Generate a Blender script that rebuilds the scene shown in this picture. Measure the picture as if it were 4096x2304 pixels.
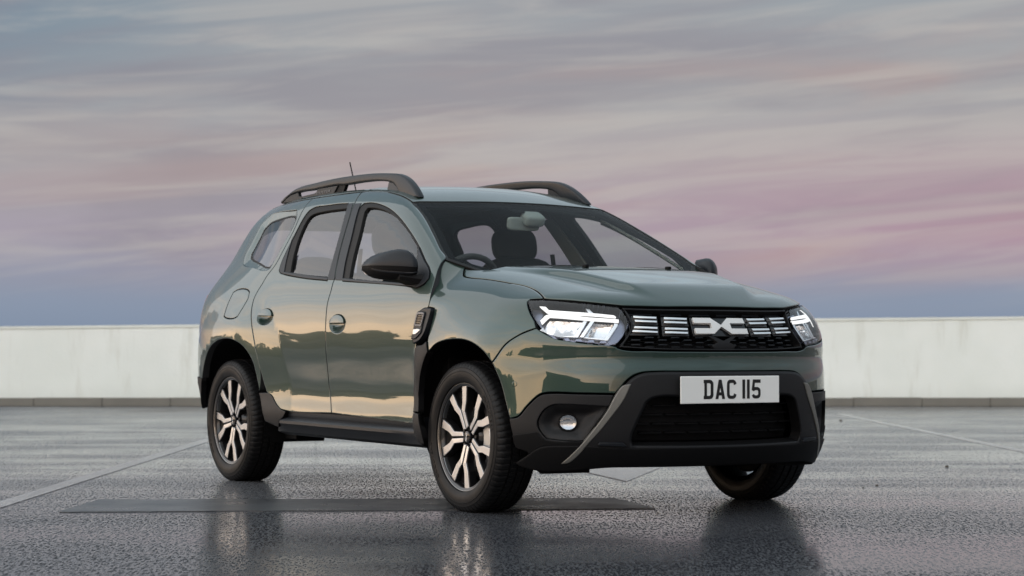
import bpy, math, random
import numpy as np
from mathutils import Vector, Matrix
from mathutils.geometry import delaunay_2d_cdt
random.seed(7)
S = bpy.context.scene
for o in list(bpy.data.objects): bpy.data.objects.remove(o)
COL = S.collection
R = math.radians
# ------------------------------------------------------------------ camera
cd = bpy.data.cameras.new('camera'); cam = bpy.data.objects.new('camera', cd); COL.objects.link(cam); S.camera = cam
YAW, PITCH = 2.6022, .0317
cam.location = (8.1129, -5.468, .7204)
cam.rotation_euler = (math.pi/2+PITCH, 0, YAW-math.pi/2)
cd.sensor_width = 36; cd.lens = 8203.1/4096*36; cd.clip_end = 3000; cd.clip_start = .1
cd.dof.use_dof = True; cd.dof.focus_distance = 9.2; cd.dof.aperture_fstop = 4.5
S.view_settings.view_transform = 'Standard'; S.view_settings.look = 'None'
S.view_settings.gamma = 1; S.view_settings.use_curve_mapping = False; S.view_settings.exposure = .35
# ------------------------------------------------------------------ sky
SUN_AZ, SUN_EL = R(270), R(28)
w = bpy.data.worlds.new('World'); S.world = w; w.use_nodes = True
N, L = w.node_tree.nodes, w.node_tree.links
N.clear()
class G:
    """tiny helper for building node graphs"""
    def __init__(s, tree): s.t = tree
    def n(s, kind, **kw):
        x = s.t.nodes.new(kind)
        for k, v in kw.items():
            if k.startswith('i_'):
                key = k[2:]; key = int(key) if key.isdigit() else key.replace('_', ' ')
                s.put(x.inputs[key], v)
            else: setattr(x, k, v)
        return x
    def put(s, sock, v):
        if isinstance(v, bpy.types.NodeSocket): s.t.links.new(v, sock)
        elif isinstance(v, bpy.types.Node): s.t.links.new(v.outputs[0], sock)
        else: sock.default_value = v
    def math(s, op, a, b=0., c=None, clamp=False):
        x = s.n('ShaderNodeMath', operation=op, use_clamp=clamp); s.put(x.inputs[0], a); s.put(x.inputs[1], b)
        if c is not None: s.put(x.inputs[2], c)
        return x.outputs[0]
    def mix(s, f, a, b, kind='MIX'):
        x = s.n('ShaderNodeMix', data_type='RGBA', blend_type=kind); s.put(x.inputs[0], f); s.put(x.inputs[6], a); s.put(x.inputs[7], b)
        return x.outputs[2]
    def ramp(s, f, stops, interp='LINEAR'):
        x = s.n('ShaderNodeValToRGB'); x.color_ramp.interpolation = interp; e = x.color_ramp.elements
        while len(e) < len(stops): e.new(.5)
        for i, (p, c) in enumerate(stops):
            e[i].position = p; e[i].color = (*c, 1) if not isinstance(c, (int, float)) else (c, c, c, 1)
        s.put(x.inputs[0], f); return x.outputs[0]
    def map(s, v, a, b, c=0., d=1., smooth=False):
        x = s.n('ShaderNodeMapRange', interpolation_type='SMOOTHSTEP' if smooth else 'LINEAR'); s.put(x.inputs[0], v)
        for i, q in enumerate((a, b, c, d)): s.put(x.inputs[1+i], q)
        return x.outputs[0]
    def noise(s, vec, scale, detail=4, rough=.5, dist=0.):
        x = s.n('ShaderNodeTexNoise'); s.put(x.inputs['Vector'], vec); s.put(x.inputs['Scale'], scale)
        s.put(x.inputs['Detail'], detail); s.put(x.inputs['Roughness'], rough); s.put(x.inputs['Distortion'], dist)
        return x.outputs[0]
def sr(r, g, b):
    f = lambda c: ((c/255+.055)/1.055)**2.4 if c > 10 else c/255/12.92
    return (f(r), f(g), f(b))
g = G(w.node_tree)
tc = g.n('ShaderNodeTexCoord').outputs['Generated']
sep = g.n('ShaderNodeSeparateXYZ', i_0=tc)
dx, dy, dz = sep.outputs
elev = g.math('MULTIPLY', g.math('ARCSINE', dz), 57.2958)
e15 = g.math('DIVIDE', g.math('MAXIMUM', elev, 0.), 60.)
# the half of the sky away from the sunset
cool = g.ramp(e15, [(0, sr(124, 141, 162)), (.026, sr(138, 150, 170)), (.054, sr(163, 155, 168)), (.088, sr(172, 165, 166)),
                    (.125, sr(168, 168, 168)), (.165, sr(152, 158, 163)), (.30, (.52, .63, .70)), (.5, (.50, .60, .68)), (1, (.46, .56, .63))])
# the half that faces the setting sun, low warm band under grey cloud
warm = g.ramp(e15, [(0, (3.7, 2.4, 1.25)), (.06, (4.3, 2.75, 1.45)), (.12, (2.9, 2.1, 1.45)), (.20, (1.10, 1.18, 1.32)), (.42, (.74, .95, 1.16)), (.75, (.60, .72, .80)), (1, (.46, .56, .63))])
sd = (math.cos(SUN_AZ), math.sin(SUN_AZ))
az = g.math('ADD', g.math('MULTIPLY', dx, sd[0]), g.math('MULTIPLY', dy, sd[1]))
side = g.map(az, -.05, .65, smooth=True)
base = g.mix(side, cool, warm)
# streaky clouds, drawn out along the horizon and tilted
rot = g.n('ShaderNodeVectorRotate', rotation_type='AXIS_ANGLE', i_0=tc); rot.inputs['Axis'].default_value = (-.857, .515, 0); rot.inputs['Angle'].default_value = R(5)
mp = g.n('ShaderNodeMapping', i_0=rot.outputs[0]); mp.inputs['Scale'].default_value = (1, 1, 7.5)
mp2 = g.n('ShaderNodeMapping', i_0=rot.outputs[0]); mp2.inputs['Scale'].default_value = (1.3, 1.3, 10.5); mp2.inputs['Location'].default_value = (3.1, .4, .7)
mp3 = g.n('ShaderNodeMapping', i_0=rot.outputs[0]); mp3.inputs['Scale'].default_value = (1.6, 1.6, 22); mp3.inputs['Location'].default_value = (.3, 2.4, 1.7)
c1 = g.map(g.noise(mp, 3.2, 6, .52, .3), .42, .66, smooth=True)
c2 = g.map(g.noise(mp2, 2.5, 6, .52, .5), .46, .68, smooth=True)
c3 = g.map(g.noise(mp3, 3.6, 8, .62, .8), .42, .66, smooth=True)
low = g.math('MULTIPLY', g.map(elev, .8, 3.4, smooth=True), g.map(elev, 14., 30., 1., .25, smooth=True))
# cooler and bluer to the north-west (left), pinker towards the right
across = g.math('ADD', g.math('MULTIPLY', dx, math.sin(YAW)), g.math('MULTIPLY', dy, -math.cos(YAW)))
blue = g.math('MULTIPLY', g.map(across, -.03, -.30, smooth=True), g.map(elev, 3.5, 9., smooth=True))
pink = g.math('MULTIPLY', g.map(across, -.10, .26, smooth=True), g.math('MULTIPLY', g.map(elev, 1.5, 3.3, smooth=True), g.map(elev, 7.0, 3.8, smooth=True)))
notwarm = g.math('SUBTRACT', 1., side)
base = g.mix(g.math('MULTIPLY', g.math('MULTIPLY', blue, .85), notwarm), base, sr(112, 133, 150)+(1,))
base = g.mix(g.math('MULTIPLY', g.math('MULTIPLY', pink, .62), notwarm), base, sr(176, 134, 150)+(1,))
dk = g.mix(g.math('MULTIPLY', g.math('MULTIPLY', c1, .56), low), base, g.mix(side, sr(136, 130, 140) + (1,), (1.9, 1.3, .85, 1)))
pk = g.mix(g.math('MULTIPLY', g.math('MULTIPLY', c2, g.map(across, -.25, .28, .16, .62)), g.math('MULTIPLY', low, g.map(elev, 9.5, 6., .45, 1.))), dk, g.mix(side, sr(188, 152, 142) + (1,), (3.6, 2.5, 1.6, 1)))
lt = g.mix(g.math('MULTIPLY', g.math('MULTIPLY', c3, .36), low), pk, g.mix(side, sr(196, 190, 182) + (1,), (2.5, 1.95, 1.45, 1)))
thin = g.math('MULTIPLY', notwarm, g.map(elev, 18., 10., smooth=True))
lt = g.mix(thin, lt, (.84, .84, .85, 1), 'MULTIPLY')
sky = g.n('ShaderNodeTexSky', sky_type='NISHITA'); sky.sun_disc = False; sky.sun_elevation = SUN_EL; sky.sun_rotation = math.pi/2-SUN_AZ
sky.air_density = 1.2; sky.dust_density = 2
bg1 = g.n('ShaderNodeBackground', i_Color=sky.outputs[0], i_Strength=.05)
bg2 = g.n('ShaderNodeBackground', i_Color=lt, i_Strength=1.0)
mx = g.n('ShaderNodeMixShader', i_0=.92); g.put(mx.inputs[1], bg1.outputs[0]); g.put(mx.inputs[2], bg2.outputs[0])
g.put(g.n('ShaderNodeOutputWorld').inputs[0], mx.outputs[0])
# ------------------------------------------------------------------ soft low sun
sl = bpy.data.lights.new('sun', 'SUN'); so = bpy.data.objects.new('sun', sl); COL.objects.link(so)
sl.energy = 1.5; sl.angle = R(150); sl.color = (1, .96, .92)
so.rotation_euler = Vector((math.cos(SUN_EL)*sd[0], math.cos(SUN_EL)*sd[1], math.sin(SUN_EL))).to_track_quat('Z', 'Y').to_euler()
# ------------------------------------------------------------------ body surface
class Spline:
    """natural cubic spline with straight extrapolation"""
    def __init__(s, xs, ys):
        o = np.argsort(xs); x = np.array(xs, float)[o]; y = np.array(ys, float)[o]
        n = len(x); h = np.diff(x); A = np.eye(n); r = np.zeros(n)
        for i in range(1, n-1):
            A[i, i-1] = h[i-1]; A[i, i] = 2*(h[i-1]+h[i]); A[i, i+1] = h[i]
            r[i] = 6*((y[i+1]-y[i])/h[i]-(y[i]-y[i-1])/h[i-1])
        s.x, s.y, s.h, s.m = x, y, h, np.linalg.solve(A, r)
    def __call__(s, t):
        t = np.asarray(t, float); tc = np.clip(t, s.x[0], s.x[-1])
        i = np.clip(np.searchsorted(s.x, tc)-1, 0, len(s.x)-2)
        h = s.h[i]; a = (s.x[i+1]-tc)/h; b = 1-a
        v = a*s.y[i]+b*s.y[i+1]+((a**3-a)*s.m[i]+(b**3-b)*s.m[i+1])*h*h/6
        d0 = (s.y[1]-s.y[0])/s.h[0]-s.h[0]*(2*s.m[0]+s.m[1])/6
        d1 = (s.y[-1]-s.y[-2])/s.h[-1]+s.h[-1]*(2*s.m[-1]+s.m[-2])/6
        return v+np.where(t < s.x[0], (t-s.x[0])*d0, 0)+np.where(t > s.x[-1], (t-s.x[-1])*d1, 0)
def sstep(a, b, t):
    t = np.clip((t-a)/(b-a), 0, 1); return t*t*(3-2*t)
def smax(a, b, k):
    h = np.maximum(k-np.abs(a-b), 0)/k
    return np.maximum(a, b)+h*h*k/4
P_SIDE = Spline([.20,.32,.40,.45,.50,.56,.64,.72,.78,.84,.90,.96,1.01,1.07,1.15,1.25,1.35,1.45,1.52,1.58,1.66],
                [.82,.868,.884,.878,.872,.872,.880,.8885,.8905,.8895,.885,.8765,.864,.843,.809,.762,.712,.660,.622,.590,.545])
T_REAR = Spline([-2.0,-2.7,-2.95,-3.1,-3.25,-3.4,-3.55], [0,0,-.008,-.022,-.055,-.11,-.19])
R_WHEEL = .333
def W(x, z):
    """half width of the body at station x, height z"""
    x, z = np.broadcast_arrays(np.asarray(x, float), np.asarray(z, float))
    w = P_SIDE(z)
    w = w-.22*np.maximum(0, x-.15)**2
    w = w+T_REAR(np.minimum(x, -2.0))
    w = w+.0007*np.sin(9*x+5*z)*np.sin(15*z+1.4*x)*(1-sstep(.95, 1.05, z))   # slight ripple of pressed steel
    up = sstep(1.0, 1.3, z)
    w = w-up*.07*np.maximum(0, -2.2-x)**2
    # wheel arch flares
    low = 1-sstep(.86, 1.02, z)
    for cx, A, r0, r1 in ((0, .034, .45, .62), (-2.67, .040, .47, .84)):
        d = np.hypot(x-cx, z-.34)
        r1 = r1 if cx == 0 else .66+.18*sstep(-2.85, -2.35, x)
        f = np.clip((r1-d)/(r1-r0), 0, 1); f = f+.5*f*(1-f)*(1-f) if cx else f*f*(3-2*f)*.5+f*.5
        w = w+A*f*low*(sstep(-.47, -.36, x) if cx == 0 else 1)
    w = w-sstep(-2.95, -3.2, x)*.40*np.maximum(0, .55-z)
    # rear haunch
    w = w+.018*sstep(-2.15, -2.5, x)*(1-sstep(-3.0, -3.3, x))*np.exp(-((z-.90)/.16)**2)
    return w
X_FRONT = Spline([.18,.24,.32,.42,.52,.60,.64,.675,.70,.725,.75,.82,.90,.95,1.02], [.72,.77,.81,.83,.838,.836,.832,.8245,.8205,.8215,.822,.803,.770,.742,.68])
def Fx(w, z):
    w = np.abs(w); return X_FRONT(z)-.33*w**2-.30*w**6
H_CEN = Spline([.80,.74,.65,.55,.40,.20,.05,-.20,-.35,-.60,-1.0], [.925,.958,.990,1.012,1.045,1.086,1.114,1.150,1.19,1.50,2.4])
H_DROP = Spline([0,.15,.3,.45,.55,.65,.72,.80,.95], [0,.001,.004,.010,.018,.040,.066,.108,.20])
DOME = Spline([-.4,-.1,.05,.2,.4,.54,.62,.68,.72,.76], [.60,.53,.49,.43,.37,.33,.29,.25,.22,.20])
def Hood(x, w):
    w = np.abs(w); x = np.asarray(x, float)
    dome = (.008+.024*sstep(-.20, .25, x))*sstep(-.055, .03, DOME(np.clip(x, -.4, .75))-w)*(1-sstep(.53, .70, x+.25*w*w))
    return H_CEN(x)-H_DROP(w)+dome-.012
def Wsx(w, z):
    return -.15-(z-1.12)*1.95-.25*(z-1.12)*(z-1.52)-.22*w**2
R_CEN = Spline([-.6,-.9,-1.0,-1.27,-1.6,-2.04,-2.4,-2.8,-3.1,-3.4], [1.40,1.505,1.535,1.594,1.630,1.648,1.645,1.618,1.575,1.50])
def Roof(x, w): return R_CEN(x)-.11*w**2-.25*np.abs(w)**6
X_REAR = Spline([.25,.40,.55,.80,1.0,1.1,1.25,1.4,1.55,1.65], [-3.40,-3.48,-3.50,-3.48,-3.45,-3.42,-3.34,-3.23,-3.08,-2.95])
def Rx(w, z): return X_REAR(z)+.16*w**2+.2*np.abs(w)**6
def phi_low(x, w, z):
    k = np.where(x > .2, .11, .06+.05*sstep(-.3, .2, x))
    a = smax(np.abs(w)-W(x, z), x-Fx(w, z), .16)
    return smax(a, z-Hood(x, w), k)
def phi_up(x, w, z):
    a = np.abs(w)-W(x, z)
    ws = (x-Wsx(w, z))*.46
    a = smax(a, ws, .05)
    b = smax(z-Roof(x, w), ws, .05)
    a = smax(a, b, .10)
    return smax(a, Rx(w, z)-x, .16)
def grad(phi, p, e=1e-4):
    g = np.stack([phi(*(p+np.eye(3)[i]*e).T)-phi(*(p-np.eye(3)[i]*e).T) for i in range(3)], -1)
    return g/np.maximum(np.linalg.norm(g, axis=-1, keepdims=True), 1e-9)
def march(phi, org, dr, t0, t1, n=60):
    """first hit of phi<0 along org+t*dr"""
    org = np.asarray(org, float); dr = np.broadcast_to(np.asarray(dr, float), org.shape)
    ts = np.linspace(t0, t1, n); lo = np.full(len(org), t0); hi = np.full(len(org), t1); done = np.zeros(len(org), bool)
    for t in ts[1:]:
        f = phi(*(org+dr*t).T); new = (f < 0) & ~done
        hi[new] = t; done |= new; lo[~done] = t
    for _ in range(34):
        m = (lo+hi)/2; f = phi(*(org+dr*m[:, None]).T) < 0
        hi = np.where(f, m, hi); lo = np.where(f, lo, m)
    return org+dr*hi[:, None]
class Proj:
    """flat parameter plane projected on to the body along a direction"""
    def __init__(s, kind, phi, a=0., x0=0.):
        s.kind, s.phi, s.a, s.x0 = kind, phi, a, x0
    def to3(s, q):
        q = np.asarray(q, float); u, v = q[:, 0], q[:, 1]; o = np.zeros(len(q))
        if s.kind == 'side':   # u = x, v along (up, tilted by a); seen from +w raised by a
            c, n = np.cos(s.a), np.sin(s.a)
            org = np.stack([u, o-v*n, v*c], 1)+np.array([0, c, n])*1.6
            return march(s.phi, org, [0, -c, -n], 0, 1.6)
        if s.kind == 'front':  # u = w, v along tilted up; seen from +x raised by a
            c, n = np.cos(s.a), np.sin(s.a)
            org = np.stack([s.x0-v*n, u, v*c], 1)+np.array([c, 0, n])*1.6
            return march(s.phi, org, [-c, 0, -n], 0, 2.4)
        if s.kind == 'rear':   # u = w, v = z, seen from behind
            return march(s.phi, np.stack([o-4.2, u, v], 1), [1, 0, 0], 0, 2.2)
        if s.kind == 'cyl':    # u = arc (radius .8) round a vertical axis at x0, v = z
            u = u/.8
            org = np.stack([s.x0+o, o, v], 1); d = np.stack([np.cos(u), np.sin(u), o], 1)
            return march(s.phi, org+d*1.8, -d, 0, 1.7)
    def to2(s, p):
        p = np.asarray(p, float); x, w, z = p[:, 0], p[:, 1], p[:, 2]
        if s.kind == 'side':
            c, n = np.cos(s.a), np.sin(s.a); return np.stack([x, -w*n+z*c], 1)
        if s.kind == 'front':
            c, n = np.cos(s.a), np.sin(s.a); return np.stack([w, -(x-s.x0)*n+z*c], 1)
        if s.kind == 'rear': return np.stack([w, z], 1)
        return np.stack([.8*np.arctan2(w, x-s.x0), z], 1)

# outlines of the panels, each in its projection plane (metres)
OUT = {
 'front_door': [[-1.6531,1.3456],[-1.6086,1.2732],[-1.5698,1.184],[-1.5131,1.0338],[-1.4626,0.9114],[-1.4123,0.8095],[-1.4159,0.7865],[-1.406,0.7428],[-1.4083,0.6869],[-1.3996,0.5974],[-1.3945,0.5113],[-1.3906,0.3866],[-1.3864,0.264],[-1.3373,0.1329],[-0.3909,0.1052],[-0.4624,0.2377],[-0.4432,0.3439],[-0.4091,0.4099],[-0.4081,0.449],[-0.4054,0.5123],[-0.3785,0.5749],[-0.3581,0.6064],[-0.3094,0.6312],[-0.3057,0.662],[-0.309,0.7037],[-0.3243,0.7695],[-0.3647,0.8352],[-0.3918,0.8719],[-0.4177,0.9067],[-0.4986,0.9542],[-0.6267,1.0326],[-0.8288,1.1493],[-0.9314,1.2006],[-1.0332,1.2462],[-1.0359,1.2476],[-1.148,1.2837],[-1.2601,1.3087],[-1.3788,1.3301],[-1.4993,1.3409]],
 'rear_door': [[-2.2332,1.3438],[-2.2348,1.2984],[-2.235,1.2469],[-2.2195,1.1286],[-2.2335,1.0074],[-2.2488,0.9254],[-2.302,0.8516],[-2.3164,0.8085],[-2.3343,0.7734],[-2.3485,0.7157],[-2.3287,0.654],[-2.2722,0.5645],[-2.2225,0.4637],[-2.1644,0.3233],[-2.1018,0.2192],[-2.023,0.1674],[-1.9494,0.1387],[-1.8775,0.131],[-1.3373,0.1329],[-1.3864,0.264],[-1.3906,0.3866],[-1.3945,0.5113],[-1.3996,0.5974],[-1.4083,0.6869],[-1.406,0.7428],[-1.4159,0.7865],[-1.4123,0.8095],[-1.4626,0.9114],[-1.5131,1.0338],[-1.5698,1.184],[-1.6086,1.2732],[-1.6531,1.3456],[-1.9629,1.344]],
 'front_window': [[-1.3093,0.7934],[-1.3589,0.8893],[-1.423,1.0411],[-1.4857,1.1724],[-1.5085,1.23],[-1.4872,1.2514],[-1.4068,1.2507],[-1.2681,1.2275],[-1.1444,1.1946],[-0.9887,1.1365],[-0.8047,1.0503],[-0.6238,0.9534],[-0.5054,0.8787],[-0.4003,0.8093],[-0.3794,0.7757],[-0.3978,0.7464],[-0.4588,0.7288],[-0.5387,0.7401]],
 'front_glass': [[-1.2524,0.8041],[-1.3094,0.9283],[-1.3641,1.0679],[-1.4282,1.1993],[-1.4199,1.2241],[-1.3622,1.2235],[-1.2411,1.2051],[-1.0915,1.1663],[-0.9176,1.0966],[-0.733,1.0061],[-0.6328,0.9445],[-0.5654,0.8404],[-0.5242,0.7502]],
 'front_film': [[-1.5965,1.2582],[-1.5152,1.2553],[-1.51,1.2314],[-1.487,1.1737],[-1.4242,1.0424],[-1.3599,0.8905],[-1.3102,0.7946],[-1.3987,0.7986],[-1.4576,0.9112],[-1.508,1.0336],[-1.5646,1.1837]],
 'rear_window': [[-2.1699,0.8878],[-2.1428,0.87],[-2.086,0.8588],[-1.801,0.8257],[-1.4978,0.8019],[-1.5421,0.9387],[-1.5937,1.087],[-1.6648,1.2407],[-1.6787,1.2627],[-1.7005,1.2656],[-1.9756,1.2706],[-2.1012,1.2679],[-2.1466,1.2509],[-2.1657,1.2194],[-2.1775,1.1134],[-2.1826,1.0241],[-2.183,0.9417]],
 'rear_glass': [[-2.0168,0.8669],[-2.0695,0.9622],[-2.1155,1.0909],[-2.1195,1.1873],[-2.1059,1.2124],[-2.07,1.2282],[-1.9623,1.2367],[-1.6683,1.2384],[-1.6002,1.0874],[-1.5357,0.9385],[-1.4965,0.8229],[-1.7493,0.8401]],
 'rear_film': [[-1.6757,1.2631],[-1.6163,1.2636],[-1.575,1.1843],[-1.5183,1.0341],[-1.4677,0.9116],[-1.4101,0.8007],[-1.4959,0.8042],[-1.5383,0.9386],[-1.5937,1.087],[-1.6609,1.2372]],
 'rear_sail': [[-2.1699,0.8878],[-2.144,0.8713],[-2.0883,0.8613],[-2.1336,0.946],[-2.1989,1.1082],[-2.1826,1.0241],[-2.183,0.9417]],
 'belt_f': [[-1.3205,0.8075],[-0.9232,0.7796],[-0.5463,0.752],[-0.5384,0.7396],[-0.9127,0.765],[-1.3084,0.7922]],
 'belt_r': [[-2.0981,0.8722],[-1.7482,0.8389],[-1.4956,0.8159],[-1.494,0.8018],[-1.801,0.8257],[-2.086,0.8588]],
 'mirror_sail': [[-0.6282,0.9534],[-0.5097,0.8787],[-0.402,0.8093],[-0.3812,0.7757],[-0.4005,0.7475],[-0.4601,0.731],[-0.539,0.7406],[-0.5492,0.8018],[-0.5693,0.8738]],
 'quarter': [[-2.2332,1.3438],[-2.2348,1.2984],[-2.235,1.2469],[-2.2195,1.1286],[-2.2335,1.0074],[-2.2488,0.9254],[-2.302,0.8516],[-2.3164,0.8085],[-2.3343,0.7734],[-2.3485,0.7157],[-2.3287,0.654],[-2.2722,0.5645],[-2.2225,0.4637],[-2.1644,0.3233],[-2.1832,0.2167],[-2.2115,0.2866],[-2.2493,0.3733],[-2.3416,0.4423],[-2.4567,0.4764],[-2.5832,0.4853],[-2.716,0.4704],[-2.8273,0.4333],[-2.911,0.3801]],
 'q_recess': [[-2.782,0.9618],[-2.8388,1.0204],[-2.8568,1.0892],[-2.82,1.1599],[-2.7976,1.247],[-2.7244,1.2679],[-2.3291,1.2672],[-2.2774,1.2233],[-2.2546,1.1761],[-2.274,1.0543],[-2.2875,0.9716],[-2.3068,0.9024],[-2.3365,0.8941],[-2.5512,0.9204]],
 'q_glass': [[-2.7348,0.9953],[-2.7634,1.0276],[-2.7495,1.0798],[-2.7461,1.1869],[-2.688,1.2222],[-2.5605,1.2382],[-2.337,1.2394],[-2.2997,1.2249],[-2.2841,1.191],[-2.2954,1.0684],[-2.3086,0.9855],[-2.3303,0.9162],[-2.352,0.9094],[-2.5505,0.9466],[-2.6755,0.9744]],
 'fuel': [[-2.6636,0.6177],[-2.6852,0.6806],[-2.68,0.7665],[-2.6368,0.7803],[-2.4812,0.775],[-2.4415,0.759],[-2.4262,0.7167],[-2.4652,0.6119],[-2.4949,0.6017],[-2.6315,0.6073]],
 'q_clad': [[-2.1829,0.2149],[-2.0537,0.214],[-1.9864,0.1692],[-1.9229,0.1401],[-1.8689,0.1297],[-1.8954,0.0977],[-1.9431,0.0741],[-1.9635,0.0447],[-2.0941,0.0658],[-2.1225,0.1252]],
 'fender': [[-0.4166,0.5262],[-0.4016,0.4888],[-0.3652,0.42],[-0.3271,0.3463],[-0.3086,0.3018],[-0.3094,0.2726],[-0.2502,0.2666],[-0.2542,0.1875],[-0.2553,0.1176],[-0.2319,0.0785],[-0.1716,0.1036],[-0.0947,0.1167],[0.0101,0.1225],[0.1118,0.1197],[0.194,0.106],[0.2625,0.082],[0.3008,0.0578],[0.312,0.0504],[0.3342,0.0777],[0.3782,0.1365],[0.4338,0.1857],[0.5025,0.2379],[0.4836,0.2648],[0.4544,0.2878],[0.4003,0.334],[0.381,0.3535],[0.3797,0.3698],[0.4026,0.3792],[0.4374,0.3913],[0.3921,0.4127],[0.3182,0.4396],[0.2326,0.459],[0.093,0.4671],[-0.0539,0.4746],[-0.2319,0.4791],[-0.2613,0.4864],[-0.2875,0.5025],[-0.3283,0.5408],[-0.344,0.565],[-0.3602,0.5663],[-0.3944,0.5654],[-0.4225,0.5637]],
 'hood': [[0.6767,0.7564],[0.7066,0.7087],[0.7188,0.6801],[0.7225,0.6508],[0.7066,0.4816],[0.6925,0.3398],[0.6765,0.2039],[0.6825,0.1179],[0.6984,0.0415],[0.71,-0.0071],[0.71,-0.0108],[0.6165,-0.1314],[0.4612,-0.2279],[0.3729,-0.2536],[0.2258,-0.2791]],
 'windshield': [[0.7227,0.9211],[0.7068,1.0136],[0.6711,1.1601],[0.6174,1.388],[0.5978,1.5009],[0.5792,1.6105],[0.4553,1.5779],[0.3199,1.5615],[0.1042,1.5507]],
 'headlight': [[0.8735,0.9321],[0.8844,0.9456],[0.8828,0.9569],[0.8216,0.9567],[0.6608,0.9428],[0.4888,0.923],[0.4657,0.8982],[0.445,0.8519],[0.4485,0.8315],[0.4996,0.7504],[0.5843,0.7605],[0.6699,0.7739],[0.7285,0.7875],[0.7788,0.8147],[0.8005,0.8385],[0.8375,0.8866]],
 'bumper': [[0.2047,0.6396],[0.3417,0.6394],[0.3931,0.6362],[0.4243,0.6262],[0.4488,0.6095],[0.4729,0.5814],[0.4906,0.5594],[0.5024,0.5447],[0.6387,0.5475],[0.7552,0.5488],[0.7795,0.5418],[0.8285,0.4941],[0.8714,0.4429],[0.9054,0.4345],[0.9228,0.4951],[0.9526,0.5989],[0.9897,0.6768],[0.9694,0.7034],[0.9278,0.7591],[0.8738,0.7971],[0.8029,0.8279],[0.7786,0.8127],[0.7284,0.7855],[0.6698,0.7719],[0.5842,0.7585],[0.4996,0.7477],[0.4907,0.7404],[0.3397,0.729],[0.2004,0.727]],
 'clad': [[0.907,0.4367],[0.8714,0.4402],[0.8273,0.4915],[0.7782,0.5385],[0.754,0.5447],[0.6387,0.5441],[0.5035,0.5413],[0.5258,0.4825],[0.5724,0.4088],[0.6257,0.3313],[0.6752,0.2801],[0.7121,0.2453],[0.7693,0.2478],[0.8265,0.2431],[0.8369,0.2944],[0.8842,0.3102],[0.8937,0.3645]],
 'clad_low': [[0.8924,0.3631],[0.8844,0.3088],[0.8371,0.293],[0.8265,0.2431],[0.7121,0.2453],[0.6258,0.3293],[0.6287,0.3401],[0.758,0.347],[0.7798,0.3628],[0.7922,0.3802],[0.842,0.3711]],
 'fog_hole': [[0.7882,0.4207],[0.779,0.4477],[0.761,0.4748],[0.7312,0.4939],[0.696,0.4969],[0.5315,0.4878],[0.5839,0.4021],[0.6194,0.3448],[0.6423,0.3414],[0.7578,0.3504],[0.7744,0.3737],[0.7856,0.3972]],
 'fog': [[0.7067,0.4184],[0.7023,0.4419],[0.6906,0.4521],[0.6734,0.4542],[0.6565,0.4422],[0.6513,0.4188],[0.6552,0.3953],[0.6692,0.3804],[0.6836,0.3782],[0.7006,0.3848],[0.7059,0.4016]],
 'skid': [[0.2047,0.6389],[0.3417,0.638],[0.39,0.6341],[0.4213,0.6242],[0.4458,0.6075],[0.4699,0.5794],[0.5012,0.5393],[0.5258,0.4805],[0.5724,0.4068],[0.6258,0.3293],[0.6754,0.278],[0.7123,0.2439]],
 'skid_in': [[0.2073,0.526],[0.3429,0.5257],[0.3749,0.5098],[0.3924,0.475],[0.4182,0.4146],[0.4395,0.3541],[0.4361,0.3255],[0.1972,0.3219]],
 'skid_lit_edge': [[0.7107,0.2467],[0.6721,0.2821],[0.6256,0.3333],[0.5841,0.3907],[0.5316,0.4744],[0.5024,0.5373],[0.4729,0.5794],[0.4429,0.586],[0.473,0.5158],[0.5143,0.4522],[0.5613,0.3852],[0.6088,0.3266],[0.6461,0.2803],[0.6846,0.2498]],
 'grille': [[0.2005,0.729],[0.3397,0.7324],[0.4907,0.7424],[0.4726,0.7706],[0.4396,0.8315],[0.4392,0.8519],[0.4637,0.901],[0.4788,0.9258],[0.3959,0.9222],[0.2442,0.9206],[0.161,0.9207]],
 'vent': [[-0.4274,0.1467],[-0.413,0.1653],[-0.4,0.2106],[-0.3709,0.257],[-0.3167,0.2713],[-0.2512,0.267],[-0.2545,0.2505],[-0.2652,0.2026],[-0.2796,0.1631],[-0.305,0.1401],[-0.342,0.1267],[-0.4045,0.1242]],
 'vent_mesh': [[-0.3966,0.1983],[-0.3877,0.2167],[-0.3729,0.2492],[-0.3145,0.2467],[-0.3081,0.2427],[-0.3148,0.2188],[-0.3223,0.1946],[-0.3305,0.1934]],
 'vent_lamp': [[-0.4111,0.1653],[-0.4097,0.1757],[-0.4012,0.187],[-0.3418,0.1835],[-0.3248,0.1783],[-0.3231,0.1715],[-0.3528,0.1605],[-0.3746,0.1565],[-0.4024,0.159]],
 'f_clad': [[-0.3021,0.1129],[-0.2585,0.1246],[-0.2319,0.0785],[-0.2814,0.0371],[-0.3267,-0.0137],[-0.3519,-0.0722],[-0.3364,-0.1534],[-0.4413,-0.1403],[-0.469,-0.0424],[-0.4278,0.0411],[-0.4064,0.1115],[-0.3659,0.1158]],
 'f_clad2': [[-0.4341,-0.143],[-0.3359,-0.1547],[-0.3098,-0.2172],[-0.3117,-0.263],[-0.3625,-0.2596],[-0.4197,-0.2194]],
 'bar0': [[0.425,0.8885],[0.3203,0.8847],[0.3217,0.8761],[0.4231,0.88]],
 'bar1': [[0.4191,0.8704],[0.3213,0.8668],[0.3213,0.8586],[0.4178,0.8622]],
 'bar2': [[0.4203,0.8414],[0.3209,0.8377],[0.3218,0.8292],[0.4229,0.8329]],
 'bar3': [[0.4284,0.8244],[0.3213,0.8196],[0.322,0.8115],[0.4318,0.8165]],
 'bar4': [[0.2849,0.8832],[0.1707,0.8806],[0.1737,0.8719],[0.2855,0.8746]],
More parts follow.
